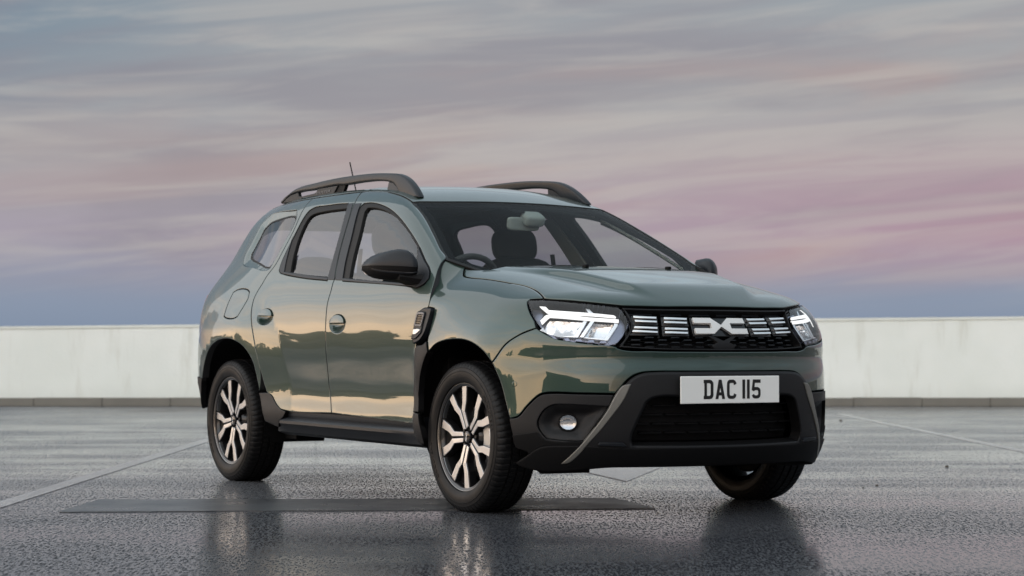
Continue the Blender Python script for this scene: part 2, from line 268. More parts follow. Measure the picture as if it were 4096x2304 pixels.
 'bar5': [[0.2864,0.8656],[0.1745,0.8629],[0.1769,0.8546],[0.2871,0.8574]],
 'bar6': [[0.2866,0.8361],[0.1774,0.8339],[0.1793,0.8254],[0.2877,0.8276]],
 'bar7': [[0.288,0.8191],[0.1799,0.8168],[0.1815,0.8082],[0.2882,0.8105]],
 'logo': [[0.1381,0.8793],[0.0356,0.8787],[0.0111,0.8542],[0.0602,0.8331],[0.0543,0.8539],[0.1417,0.8533],[0.1452,0.8333],[0.1491,0.8073],[0.0514,0.8074],[0.017,0.8358]],
 'mesh': [[0.2967,0.7886],[0.1711,0.7862],[0.3595,0.7775],[0.2383,0.7737],[0.1113,0.7727],[0.2973,0.7617],[0.174,0.7592],[0.3603,0.7518],[0.2396,0.7479],[0.1134,0.746]],
 'led_a': [[0.829,0.9408],[0.7983,0.9384],[0.7778,0.9222],[0.571,0.9035],[0.5048,0.8959],[0.4958,0.8883],[0.4966,0.8821],[0.5697,0.8897],[0.7595,0.9039],[0.7807,0.9072],[0.7985,0.9199]],
 'led_b': [[0.8015,0.8712],[0.7847,0.8958],[0.7707,0.9019],[0.6065,0.8859],[0.4848,0.8763],[0.4843,0.8605],[0.6231,0.8715],[0.7155,0.8819],[0.764,0.8859],[0.7731,0.8761],[0.7901,0.8516]],
 'led_back': [[0.829,0.9408],[0.7983,0.9384],[0.7778,0.9222],[0.571,0.9035],[0.5009,0.8955],[0.4844,0.8759],[0.4843,0.8595],[0.6228,0.8691],[0.715,0.8795],[0.7649,0.8822],[0.7899,0.8506],[0.8015,0.8712],[0.7928,0.9042]],
 'low_beam': [[0.7926,0.8487],[0.7672,0.8783],[0.7084,0.8763],[0.6263,0.8656],[0.6581,0.802],[0.7073,0.7968],[0.7841,0.8227],[0.8055,0.8334]],
 'hl_bar_a': [[0.6257,0.8692],[0.61,0.8675],[0.641,0.7922],[0.7061,0.7968],[0.6572,0.802]],
 'hl_bar_b': [[0.5974,0.8696],[0.5816,0.8676],[0.62,0.7922],[0.6358,0.7943]],
 'high_beam': [[0.583,0.8646],[0.5033,0.8572],[0.5383,0.7863],[0.6174,0.7943]],
 'hl_frame': [[0.5032,0.8585],[0.4867,0.8571],[0.4866,0.8473],[0.5251,0.7791],[0.536,0.7781],[0.6191,0.7918],[0.6149,0.7953],[0.5389,0.7866],[0.5021,0.8514]],
 'turn_bar': [[0.627,0.9307],[0.6099,0.9286],[0.5873,0.9046],[0.6065,0.9063]],
 'lip_block': [[0.5702,0.3302],[0.5629,0.3391],[0.4767,0.3373],[0.4617,0.3231],[0.464,0.3213],[0.5688,0.3264]],
 'vent_face': [[-0.4255,0.1474],[-0.413,0.1668],[-0.3992,0.2045],[-0.3705,0.2554],[-0.3102,0.2529],[-0.301,0.2481],[-0.3054,0.2279],[-0.3125,0.1923],[-0.3136,0.1708],[-0.3196,0.1596],[-0.3559,0.146],[-0.3738,0.1418],[-0.4214,0.1458]],
 'rail_bar': [[-2.7867,1.5873],[-2.7464,1.6111],[-2.6984,1.635],[-2.6467,1.6527],[-2.5639,1.6678],[-2.3476,1.6791],[-2.1232,1.6857],[-1.9062,1.6857],[-1.6617,1.68],[-1.4594,1.6663],[-1.3606,1.6564],[-1.2956,1.6434],[-1.2184,1.615],[-1.1484,1.577],[-1.0918,1.5373],[-1.0605,1.5115],[-1.1483,1.5166],[-1.2117,1.5318],[-1.2888,1.5511],[-1.3408,1.5875],[-1.3866,1.6096],[-1.436,1.6186],[-1.5596,1.6321],[-1.7651,1.6391],[-1.9667,1.6391],[-2.0498,1.6443],[-2.1598,1.644],[-2.3473,1.6386],[-2.5637,1.6387],[-2.6584,1.6283],[-2.7263,1.6098],[-2.7705,1.5873]],
 'rail_foot': [[-1.436,1.6186],[-1.3866,1.6096],[-1.3408,1.5875],[-1.2888,1.5511],[-1.1926,1.5261],[-1.2952,1.5389],[-1.4424,1.5725]],
 'rail_plate': [[-2.7705,1.5873],[-2.7263,1.6098],[-2.6584,1.6283],[-2.5636,1.6381],[-2.5439,1.6164],[-2.5165,1.6113],[-2.3471,1.6176],[-2.3168,1.6228],[-2.3041,1.6409],[-2.0498,1.6427],[-2.086,1.5992],[-2.3774,1.5939]],
 'rail_post': [[-2.0498,1.645],[-1.9667,1.6397],[-1.9844,1.5972],[-2.086,1.5985]],
 'rail_text': [[-2.3054,1.6138],[-2.1301,1.616],[-2.1339,1.6282]],
}

# ------------------------------------------------------------------ materials
MATS = {}
def mat(name, color, rough=.5, metal=0., coat=0., spec=.5, bump=0., bscale=400., var=0., vscale=6., emit=None, estr=0., coatr=.02, tint=None):
    m = bpy.data.materials.new(name); m.use_nodes = True; g = G(m.node_tree)
    b = m.node_tree.nodes['Principled BSDF']
    b.inputs['Base Color'].default_value = (*color, 1); b.inputs['Roughness'].default_value = rough; b.inputs['Metallic'].default_value = metal
    b.inputs['Specular IOR Level'].default_value = spec
    b.inputs['Coat Weight'].default_value = coat; b.inputs['Coat Roughness'].default_value = coatr
    if emit: b.inputs['Emission Color'].default_value = (*emit, 1); b.inputs['Emission Strength'].default_value = estr
    if var or bump:
        co = g.n('ShaderNodeTexCoord').outputs['Object']
        if var:
            nz = g.noise(co, vscale, 5, .6)
            g.put(b.inputs['Base Color'], g.mix(nz, tuple(c*(1-var) for c in color)+(1,), tuple(min(1, c*(1+var)) for c in color)+(1,)))
            g.put(b.inputs['Roughness'], g.map(nz, .3, .7, rough*(1-var*.4), min(1, rough*(1+var*.4))))
        if bump:
            bp = g.n('ShaderNodeBump', i_Strength=bump, i_Distance=.001); g.put(bp.inputs['Height'], g.noise(co, bscale, 2)); g.put(b.inputs['Normal'], bp.outputs[0])
    MATS[name] = m; return m
paint = mat('green_paint', (.014, .038, .029), .36, .5, 1.0, .5)
paint.node_tree.nodes['Principled BSDF'].inputs['Coat IOR'].default_value = 1.58
plast = mat('grey_plastic', (.0075, .0075, .0085), .5, spec=.3, bump=.25, bscale=900, var=.12, vscale=9)
plastm = mat('satin_plastic', (.010, .012, .0155), .40, spec=.28, bump=.12, bscale=900)
black = mat('black_plastic', (.004, .004, .0045), .6, spec=.15)
gloss = mat('gloss_black', (.006, .006, .007), .12)
rubber = mat('rubber', (.0045, .0045, .005), .5, spec=.22, bump=.2, bscale=500, var=.3, vscale=14)
sealm = mat('window_rubber', (.008, .008, .008), .6, spec=.25)
fritm = mat('matt_black_print', (.004, .004, .005), .9, spec=.05)
silver = mat('machined_alloy', (.66, .68, .71), .34, 1.0)
rimdark = mat('dark_alloy', (.008, .008, .009), .3, .2, .4)
chrome = mat('satin_chrome', (.86, .86, .86), .34, 1.0)
emblem = mat('emblem_white', (.66, .66, .65), .38, .15)
skidm = mat('skid_highlight', (.17, .165, .15), .42, .35, bump=.1, bscale=700, var=.2, vscale=11)  # highlight put into the colour, lighter than the rest of the skid frame
trimdk = mat('cabin_trim', (.018, .019, .021), .7)
trimlt = mat('cabin_light_trim', (.21, .23, .22), .75)
seatm = mat('seat_fabric', (.012, .013, .015), .85, bump=.3, bscale=300)
discm = mat('brake_steel', (.30, .29, .28), .35, 1.0)
calm = mat('caliper_silver', (.50, .50, .49), .4, .8)
platem = mat('plate_white', (.78, .79, .77), .32, coat=.3)
plateb = mat('plate_black', (.006, .006, .006), .4)
led = mat('led_light', (.4, .4, .4), .4, emit=(1, .97, .93), estr=.8)
beam = mat('lit_reflector', (.55, .55, .56), .2, 1.0, emit=(1, .98, .96), estr=.5, bump=1., bscale=70)
_g = G(beam.node_tree); _b = beam.node_tree.nodes['Principled BSDF']
_n = _g.noise(_g.n('ShaderNodeTexCoord').outputs['Object'], 26, 2, .5)
_g.put(_b.inputs['Emission Strength'], _g.map(_n, .42, .60, .0, .85, smooth=True))
reflm = mat('lamp_reflector', (.80, .81, .83), .14, 1.0, bump=.7, bscale=90)
bezel = mat('lamp_bezel', (.22, .24, .31), .3, .8)
fogm = mat('fog_reflector', (.45, .46, .48), .2, 1.0, bump=.8, bscale=110)
tailm = mat('tail_lamp_red', (.32, .012, .010), .12, coat=1)
amber = mat('amber', (.5, .2, .05), .3)
def glass_mat(name, tint, rough=.0, refl=1.0, ior=1.5):
    m = bpy.data.materials.new(name); m.use_nodes = True; g = G(m.node_tree); m.node_tree.nodes.clear()
    fr = g.n('ShaderNodeFresnel', i_IOR=ior); geo = g.n('ShaderNodeNewGeometry')
    fac = g.math('MULTIPLY', fr.outputs[0], g.math('SUBTRACT', 1., geo.outputs['Backfacing']))
    tr = g.n('ShaderNodeBsdfTransparent', i_Color=(*tint, 1)); gl = g.n('ShaderNodeBsdfGlossy', i_Color=(refl, refl, refl, 1), i_Roughness=rough)
    mx = g.n('ShaderNodeMixShader', i_0=fac); g.put(mx.inputs[1], tr.outputs[0]); g.put(mx.inputs[2], gl.outputs[0])
    g.put(g.n('ShaderNodeOutputMaterial').inputs[0], mx.outputs[0]); MATS[name] = m; return m
glassw = glass_mat('windscreen_glass', (.96, .99, .98), refl=.22)
glasss = glass_mat('side_glass', (.90, .935, .93), ior=1.6)
glassd = glass_mat('privacy_glass', (.70, .715, .74), ior=1.7)
lens = glass_mat('lamp_lens', (.95, .96, .97))
# ------------------------------------------------------------------ objects
def link(name, me, m=None, parent=None, label=None, cat=None, group=None, kind=None):
    o = bpy.data.objects.new(name, me); COL.objects.link(o)
    if m is not None:
        for q in (m if isinstance(m, (list, tuple)) else [m]): me.materials.append(q)
    if parent is not None:
        o.parent = parent
        if parent.type == 'EMPTY': o.location = -parent.location
    for k, v in (('label', label), ('category', cat), ('group', group), ('kind', kind)):
        if v: o[k] = v
    return o
def mesh(name, V, F, smooth=False, mi=None, normals=None):
    me = bpy.data.meshes.new(name); me.from_pydata([tuple(map(float, v)) for v in V], [], [tuple(map(int, f)) for f in F])
    if smooth: me.polygons.foreach_set('use_smooth', [True]*len(me.polygons))
    if mi is not None: me.polygons.foreach_set('material_index', mi)
    if normals is not None: me.normals_split_custom_set(normals)
    me.update(); return me
def poly_smooth(P, step=.02, corner=38., closed=True):
    """Catmull-Rom through the points, sharp corners kept"""
    P = np.asarray(P, float); n = len(P)
    if n < 3: return P
    d = np.roll(P, -1, 0)-P; ang = np.arctan2(d[:, 1], d[:, 0]); turn = np.degrees(np.abs((ang-np.roll(ang, 1)+np.pi) % (2*np.pi)-np.pi))
    sharp = turn > corner
    out = []
    for i in range(n):
        p1, p2 = P[i], P[(i+1) % n]; p0, p3 = P[i-1], P[(i+2) % n]
        L = np.linalg.norm(p2-p1); k = max(1, int(L/step+.5))
        l0 = max(np.linalg.norm(p1-p0), 1e-6); l3 = max(np.linalg.norm(p3-p2), 1e-6)
        m1 = (p2-p1) if sharp[i] else ((p1-p0)/l0*L+(p2-p1))*.5
        m2 = (p2-p1) if sharp[(i+1) % n] else ((p2-p1)+(p3-p2)/l3*L)*.5
        t = np.arange(k)[:, None]/k
        out.append((2*t**3-3*t**2+1)*p1+(t**3-2*t**2+t)*m1+(-2*t**3+3*t**2)*p2+(t**3-t**2)*m2)
    return np.concatenate(out)
def area2(P): return .5*np.sum(P[:, 0]*np.roll(P[:, 1], -1)-np.roll(P[:, 0], -1)*P[:, 1])
def inset(P, d):
    """move a counter-clockwise loop inwards by d"""
    e = np.roll(P, -1, 0)-P; l = np.maximum(np.linalg.norm(e, axis=1, keepdims=True), 1e-9); e = e/l
    n = np.stack([-e[:, 1], e[:, 0]], 1); m = n+np.roll(n, 1, 0); q = np.maximum((m*m).sum(1, keepdims=True)/2, .35)
    return P+m/q*d
def pip(Q, P):
    x, y = Q[:, 0][:, None], Q[:, 1][:, None]; x0, y0 = P[:, 0], P[:, 1]; x1, y1 = np.roll(x0, -1), np.roll(y0, -1)
    with np.errstate(divide='ignore', invalid='ignore'):
        c = ((y0 > y) != (y1 > y)) & (x < (x1-x0)*(y-y0)/(y1-y0)+x0)
    return c.sum(1) % 2 == 1
def ccw(P): return P if area2(P) > 0 else P[::-1]
def full(P):
    """close a right-hand half outline by its mirror image (u -> -u)"""
    P = np.asarray(P, float); return np.concatenate([P, P[::-1]*[-1, 1]])
def panel(name, parent, pr, outline, m, sd=0, holes=(), gap=.003, off=0., depth=.03, step=.03, back=None, round_=.004, smooth=True, label=None, corner=38., edge=.45):
    """sheet-metal panel: outline and holes drawn in pr's plane, shaped by the body surface, with a folded edge and a back"""
    O = ccw(poly_smooth(outline, step*.7, corner) if smooth else np.asarray(outline, float)); loops = [inset(O, gap)]
    for h in holes:
        H = ccw(poly_smooth(h, step*.6, corner)); loops.append(inset(H, -gap)[::-1])
    pts = []; edges = []; tags = []
    for lp in loops:
        for r, ring in ((0, lp), (1, inset(lp, round_) if round_ else None)):
            if ring is None: continue
            s0 = len(pts); pts += list(ring); k = len(ring)
            edges += [(s0+i, s0+(i+1) % k) for i in range(k)]; tags += [r == 0]*k
    B = np.array(pts); lo, hi = loops[0].min(0), loops[0].max(0)
    gx, gy = np.meshgrid(np.arange(lo[0]+step/2, hi[0], step), np.arange(lo[1]+step/2, hi[1], step))
    gx[1::2] += step/2
    Q = np.stack([gx.ravel(), gy.ravel()], 1)
    ok = pip(Q, loops[0])
    for lp in loops[1:]: ok &= ~pip(Q, lp)
    Q = Q[ok]
    if len(Q):
        dmin = np.min(np.linalg.norm(Q[:, None]-B[None], axis=2), axis=1); Q = Q[dmin > step*.45]
    allp = np.concatenate([B, Q]) if len(Q) else B
    res = delaunay_2d_cdt([Vector(p) for p in allp], edges, [], 0, 1e-6)
    v2 = np.array([tuple(v) for v in res[0]]); F = np.array(res[2]); orig = res[3]
    isb = np.zeros(len(v2), bool)
    for i, oo in enumerate(orig):
        if any(q < len(tags) and tags[q] for q in oo): isb[i] = True
    cen = v2[F].mean(1); ok = pip(cen, loops[0])
    for lp in loops[1:]: ok &= ~pip(cen, lp)
    F = F[ok]
    p3 = pr.to3(v2); nn = grad(pr.phi, p3)
    offv = off(v2) if callable(off) else off
    if callable(off):
        p3 = p3+nn*np.asarray(offv)[:, None]
    else: p3 = p3+nn*off
    # orient faces along the outward normal
    fn = np.cross(p3[F[:, 1]]-p3[F[:, 0]], p3[F[:, 2]]-p3[F[:, 0]]); fl = (fn*nn[F[:, 0]]).sum(1) < 0; F[fl] = F[fl][:, ::-1]
    if callable(off):
        fn = np.cross(p3[F[:, 1]]-p3[F[:, 0]], p3[F[:, 2]]-p3[F[:, 0]]); vn = np.zeros_like(p3)
        for k in range(3): np.add.at(vn, F[:, k], fn)
        nn2 = vn/np.maximum(np.linalg.norm(vn, axis=1, keepdims=True), 1e-12)
    else: nn2 = nn
    # boundary edges
    ed = {}
    for f in F:
        for a, b in ((f[0], f[1]), (f[1], f[2]), (f[2], f[0])): ed[(a, b)] = ed.get((a, b), 0)+1
    be = [(a, b) for (a, b) in ed if (b, a) not in ed]
    fnrm = np.zeros_like(p3)
    for a, b in be:
        t = p3[b]-p3[a]; q = np.cross(t, nn[a]); q /= max(np.linalg.norm(q), 1e-9); fnrm[a] += q; fnrm[b] += q
    fnrm /= np.maximum(np.linalg.norm(fnrm, axis=1, keepdims=True), 1e-9)
    bset = np.array(sorted({a for e in be for a in e}), int)
    topn = nn2.copy()
    if round_: topn[bset] = nn2[bset]*(1-edge)+fnrm[bset]*edge
    topn /= np.maximum(np.linalg.norm(topn, axis=1, keepdims=True), 1e-9)
    nv = len(p3); inner = p3-nn*depth
    V = np.concatenate([p3, inner]); faces = [tuple(f) for f in F]; norms = [topn[i] for f in F for i in f]; mi = [0]*len(F)
    for a, b in be:
        faces.append((b, a, a+nv, b+nv)); norms += [fnrm[b], fnrm[a], fnrm[a], fnrm[b]]; mi.append(1 if back else 0)
    for f in F:
        faces.append((f[2]+nv, f[1]+nv, f[0]+nv)); norms += [-nn[f[2]], -nn[f[1]], -nn[f[0]]]; mi.append(1 if back else 0)
    norms = np.array(norms)
    if sd == -1:
        V = V*[1, -1, 1]; norms = norms*[1, -1, 1]; faces2 = []; n2 = []; k = 0
        for f in faces:
            faces2.append(tuple(reversed(f))); n2.append(norms[k:k+len(f)][::-1]); k += len(f)
        faces = faces2; norms = np.concatenate(n2)
    me = mesh(name, V, faces, True, mi, norms.tolist())
    return link(name, me, [m, back] if back else m, parent, label)
def box(name, parent, c, s, m, bev=.004, rot=None, label=None):
    import bmesh
    bm = bmesh.new(); bmesh.ops.create_cube(bm, size=1)
    for v in bm.verts: v.co = Vector((v.co.x*s[0], v.co.y*s[1], v.co.z*s[2]))
    if bev: bmesh.ops.bevel(bm, geom=bm.edges[:], offset=bev, segments=2, affect='EDGES', profile=.5)
    M = Matrix.Translation(c) @ (rot.to_matrix().to_4x4() if rot else Matrix())
    bm.transform(M); me = bpy.data.meshes.new(name); bm.to_mesh(me); bm.free()
    me.polygons.foreach_set('use_smooth', [False]*len(me.polygons))
    return link(name, me, m, parent, label)
def extrude(name, parent, P, m, to3, d, holes=(), bev=0., label=None, smooth=False):
    """flat outline P (n,2) -> solid; to3(q) gives points, d the extrusion vector"""
    P = ccw(np.asarray(P, float)); d = np.asarray(d, float)
    loops = [P]+[ccw(np.asarray(h, float))[::-1] for h in holes]
    pts = np.concatenate(loops); edges = []; s0 = 0
    for lp in loops: k = len(lp); edges += [(s0+i, s0+(i+1) % k) for i in range(k)]; s0 += k
    res = delaunay_2d_cdt([Vector(p) for p in pts], edges, [], 0, 1e-6); v2 = np.array([tuple(v) for v in res[0]]); F = np.array(res[2])
    cen = v2[F].mean(1); ok = pip(cen, P)
    for lp in loops[1:]: ok &= ~pip(cen, lp)
    F = F[ok]; a3 = to3(v2); n = len(v2)
    V = np.concatenate([a3, a3+d]); faces = [tuple(f) for f in F]+[tuple(f[::-1]+n) for f in F]
    ed = set()
    for f in F: ed |= {(f[0], f[1]), (f[1], f[2]), (f[2], f[0])}
    for a, b in ed:
        if (b, a) not in ed: faces.append((b, a, a+n, b+n))
    me = mesh(name, V, faces)
    import bmesh
    bm = bmesh.new(); bm.from_mesh(me); bmesh.ops.recalc_face_normals(bm, faces=bm.faces[:])
    if bev:
        es = [e for e in bm.edges if len(e.link_faces) == 2 and e.calc_face_angle(0) > .6]
        bmesh.ops.bevel(bm, geom=es, offset=bev, segments=3, affect='EDGES', profile=.5)
    bm.to_mesh(me); bm.free()
    if smooth:
        me.polygons.foreach_set('use_smooth', [True]*len(me.polygons))
        me.set_sharp_from_angle(angle=R(38))
    return link(name, me, m, parent, label)
def loft(name, parent, rings, m, closed=True, caps=True, smooth=True, label=None, sharp=40):
    n = len(rings[0]); V = np.concatenate(rings); F = []
    for i in range(len(rings)-1):
        for j in range(n if closed else n-1):
            k = (j+1) % n; F.append((i*n+j, i*n+k, (i+1)*n+k, (i+1)*n+j))
    if caps and closed: F.append(tuple(range(n))[::-1]); F.append(tuple(range((len(rings)-1)*n, len(rings)*n)))
    me = mesh(name, V, F)
    import bmesh
    bm = bmesh.new(); bm.from_mesh(me); bmesh.ops.remove_doubles(bm, verts=bm.verts[:], dist=1e-6); bmesh.ops.recalc_face_normals(bm, faces=bm.faces[:]); bm.to_mesh(me); bm.free()
    if smooth:
        me.polygons.foreach_set('use_smooth', [True]*len(me.polygons)); me.set_sharp_from_angle(angle=R(sharp))
    return link(name, me, m, parent, label)
def lathe(prof, n=96, ax='y', a0=0., a1=2*math.pi):
    """rings of a profile [(along, radius)] turned round the y axis"""
    P = np.asarray(prof, float); t = np.linspace(a0, a1, n, endpoint=abs(a1-a0) < 6.28)
    return [np.stack([P[:, 1]*math.cos(q), P[:, 0], P[:, 1]*math.sin(q)], 1) for q in t]
def turned(name, parent, prof, m, loc=(0, 0, 0), n=96, smooth=True, sharp=35, label=None):
    r = lathe(prof, n); k = len(prof); V = np.concatenate(r)+np.array(loc); F = []
    for i in range(n):
        for j in range(k-1):
            a = i*k+j; b = ((i+1) % n)*k+j; F.append((a, a+1, b+1, b))
    me = mesh(name, V, F)
    import bmesh
    bm = bmesh.new(); bm.from_mesh(me); bmesh.ops.remove_doubles(bm, verts=bm.verts[:], dist=1e-6); bmesh.ops.recalc_face_normals(bm, faces=bm.faces[:]); bm.to_mesh(me); bm.free()
    if smooth: me.polygons.foreach_set('use_smooth', [True]*len(me.polygons)); me.set_sharp_from_angle(angle=R(sharp))
    return link(name, me, m, parent, label)
# ------------------------------------------------------------------ roof deck of the car park
def ground_mat():
    m = bpy.data.materials.new('wet_asphalt'); m.use_nodes = True; g = G(m.node_tree); b = m.node_tree.nodes['Principled BSDF']
    co = g.n('ShaderNodeTexCoord').outputs['Object']
    mpa = g.n('ShaderNodeMapping', i_0=co); mpa.inputs['Rotation'].default_value = (0, 0, -YAW); 
    st = g.n('ShaderNodeMapping', i_0=mpa.outputs[0]); st.inputs['Scale'].default_value = (1, .16, 1)
    gr = g.n('ShaderNodeMapping', i_0=mpa.outputs[0]); gr.inputs['Scale'].default_value = (.26, 1, 1)
    grit = g.noise(gr, 118, 2, .5, .3)
    grit2 = g.noise(gr, 50, 3, .6)
    big = g.noise(co, .55, 5, .55)
    streak = g.noise(st, 1.3, 5, .6)
    stone = g.map(g.math('ADD', g.math('MULTIPLY', grit, .62), g.math('MULTIPLY', grit2, .38)), .50, .54, smooth=True)
    wet = g.map(g.math('ADD', g.math('MULTIPLY', big, .55), g.math('MULTIPLY', streak, .45)), .40, .62, smooth=True)
    stone = g.math('MULTIPLY', stone, g.map(wet, 0., 1., .95, .6))
    col = g.mix(stone, (.045, .048, .056, 1), (.018, .019, .021, 1))
    col = g.mix(g.math('MULTIPLY', wet, .5), col, (.044, .047, .056, 1))
    # brightness of the far ground put into the base colour: paler with depth
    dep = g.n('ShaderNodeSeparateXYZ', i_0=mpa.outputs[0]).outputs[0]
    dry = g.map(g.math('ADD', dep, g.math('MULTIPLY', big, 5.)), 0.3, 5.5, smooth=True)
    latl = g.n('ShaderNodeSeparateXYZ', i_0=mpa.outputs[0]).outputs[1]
    dull_left = g.map(g.math('ADD', latl, g.math('MULTIPLY', big, 2.)), 6.5, 9.5, smooth=True)  # unseen left side made duller, added to darken what the doors reflect
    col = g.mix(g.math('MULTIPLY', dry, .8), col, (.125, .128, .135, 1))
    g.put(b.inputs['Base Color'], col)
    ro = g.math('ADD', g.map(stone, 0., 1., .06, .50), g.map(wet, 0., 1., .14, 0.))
    g.put(b.inputs['Roughness'], g.math('ADD', ro, g.math('MULTIPLY', dull_left, .5), clamp=True))
    b.inputs['Specular IOR Level'].default_value = .5; b.inputs['IOR'].default_value = 1.5
    g.put(b.inputs['Specular IOR Level'], g.math('MULTIPLY', g.map(stone, 0., 1., .65, .06), g.map(dull_left, 0., 1., 1., .15)))
    h = g.math('ADD', g.math('MULTIPLY', grit, .7), g.math('MULTIPLY', grit2, .6))
    bp = g.n('ShaderNodeBump', i_Distance=.006); g.put(bp.inputs['Strength'], g.map(wet, 0., 1., .10, .04)); g.put(bp.inputs['Height'], h); g.put(b.inputs['Normal'], bp.outputs[0])
    return m
asph = ground_mat()
def sheet(name, P, z, m, kind='structure', label=None):
    if z > 0:   # a thin coat with its own edge
        P = [tuple(p) for p in P]; n = len(P); V = [(x, y, z) for x, y in P]+[(x, y, -.01) for x, y in P]
        a = sum(P[i][0]*P[(i+1) % n][1]-P[(i+1) % n][0]*P[i][1] for i in range(n)); o = 1 if a > 0 else -1
        F = [tuple(range(n))[::o]]+[(i, i+n, (i+1) % n+n, (i+1) % n)[::o] for i in range(n)]
        return link(name, mesh(name, V, F), m, None, label, kind=kind)
    return link(name, mesh(name, [(x, y, z) for x, y in P], [tuple(range(len(P)))]), m, None, label, kind=kind)
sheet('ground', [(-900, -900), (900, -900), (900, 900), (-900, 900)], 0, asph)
def worn_white():
    m = bpy.data.materials.new('worn_road_paint'); m.use_nodes = True; g = G(m.node_tree); b = m.node_tree.nodes['Principled BSDF']
    co = g.n('ShaderNodeTexCoord').outputs['Object']; n = g.noise(co, 9, 6, .7); n2 = g.noise(co, 55, 3, .6)
    f = g.map(g.math('ADD', g.math('MULTIPLY', n, .5), g.math('MULTIPLY', n2, .5)), .38, .60, smooth=True)
    g.put(b.inputs['Base Color'], g.mix(f, (.08, .08, .085, 1), (.34, .34, .34, 1))); b.inputs['Roughness'].default_value = .20; b.inputs['IOR'].default_value = 1.5
    bp = g.n('ShaderNodeBump', i_Strength=.12, i_Distance=.004); g.put(bp.inputs['Height'], n2); g.put(b.inputs['Normal'], bp.outputs[0])
    return m
ww = worn_white()
def strip(p, q, wd, z=.004):
    p, q = np.array(p, float), np.array(q, float); t = (q-p)/np.linalg.norm(q-p); n = np.array([-t[1], t[0]])*wd/2
    return [tuple(p+n), tuple(q+n), tuple(q-n), tuple(p-n)]
dv = np.array([-.857, .50])
for p, q in (((4.2, -5.86), (-9.2, 1.94)), ((3.9, 1.33), (-10.6, 10.22))):
    sheet('parking_line', strip(p, q, .10), .004, ww)
# painted arrow head under the car's nose
sheet('road_arrow', [(-2.75, 1.44), (-1.43, .99), (-2.47, 1.95), (-2.62, 1.74), (-3.9, 2.45), (-4.0, 2.25), (-2.70, 1.55)][::-1], .004, ww)
# smooth dark repair strip across the bay
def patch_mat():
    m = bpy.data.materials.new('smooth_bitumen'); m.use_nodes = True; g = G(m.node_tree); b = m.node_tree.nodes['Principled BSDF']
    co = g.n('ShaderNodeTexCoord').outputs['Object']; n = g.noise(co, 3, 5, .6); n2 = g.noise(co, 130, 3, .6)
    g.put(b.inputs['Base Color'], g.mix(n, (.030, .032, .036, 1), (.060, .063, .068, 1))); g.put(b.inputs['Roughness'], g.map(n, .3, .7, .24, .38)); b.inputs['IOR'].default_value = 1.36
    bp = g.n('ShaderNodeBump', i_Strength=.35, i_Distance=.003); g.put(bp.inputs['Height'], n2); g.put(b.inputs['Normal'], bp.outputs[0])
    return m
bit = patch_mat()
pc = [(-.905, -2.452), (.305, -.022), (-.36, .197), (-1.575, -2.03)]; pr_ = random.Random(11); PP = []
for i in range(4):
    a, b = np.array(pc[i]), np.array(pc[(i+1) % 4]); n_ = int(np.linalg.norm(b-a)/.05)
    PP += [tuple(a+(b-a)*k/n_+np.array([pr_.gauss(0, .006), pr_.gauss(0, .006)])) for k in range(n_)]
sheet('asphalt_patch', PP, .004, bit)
# white parapet along the edge of the deck
def wall_mat():
    m = bpy.data.materials.new('white_render'); m.use_nodes = True; g = G(m.node_tree); b = m.node_tree.nodes['Principled BSDF']
    co = g.n('ShaderNodeTexCoord').outputs['Object']
    st = g.n('ShaderNodeMapping', i_0=co); st.inputs['Scale'].default_value = (1, 1, .16)
    a = g.map(g.noise(st, 3.5, 6, .65), .52, .75, smooth=True); n = g.noise(co, .8, 5, .6)
    sp = g.n('ShaderNodeSeparateXYZ', i_0=co); low = g.map(g.math('ADD', sp.outputs[2], g.math('MULTIPLY', n, .3)), .18, .50, 1., 0., smooth=True)
    n3 = g.map(g.noise(co, .35, 4, .6), .35, .65, smooth=True); c = g.mix(n, (.80, .86, .83, 1), (.87, .90, .88, 1)); c = g.mix(g.math('MULTIPLY', n3, .38), c, (.60, .66, .60, 1)); c = g.mix(g.math('MULTIPLY', a, .42), c, (.50, .51, .44, 1)); c = g.mix(g.math('MULTIPLY', low, .35), c, (.55, .58, .57, 1))
    g.put(b.inputs['Base Color'], c); b.inputs['Roughness'].default_value = .8
    bp = g.n('ShaderNodeBump', i_Strength=.3, i_Distance=.01); g.put(bp.inputs['Height'], g.noise(co, 30, 4)); g.put(b.inputs['Normal'], bp.outputs[0])
    return m
wallm = wall_mat()
conc = mat('stained_concrete', (.17, .165, .145), .75, bump=.4, bscale=60, var=.35, vscale=2.2)
copm = mat('weathered_coping', (.70, .74, .70), .8, bump=.3, bscale=40, var=.25, vscale=1.5)
greyw = mat('bare_concrete', (.13, .125, .115), .8, bump=.3, bscale=30, var=.25, vscale=1.5)
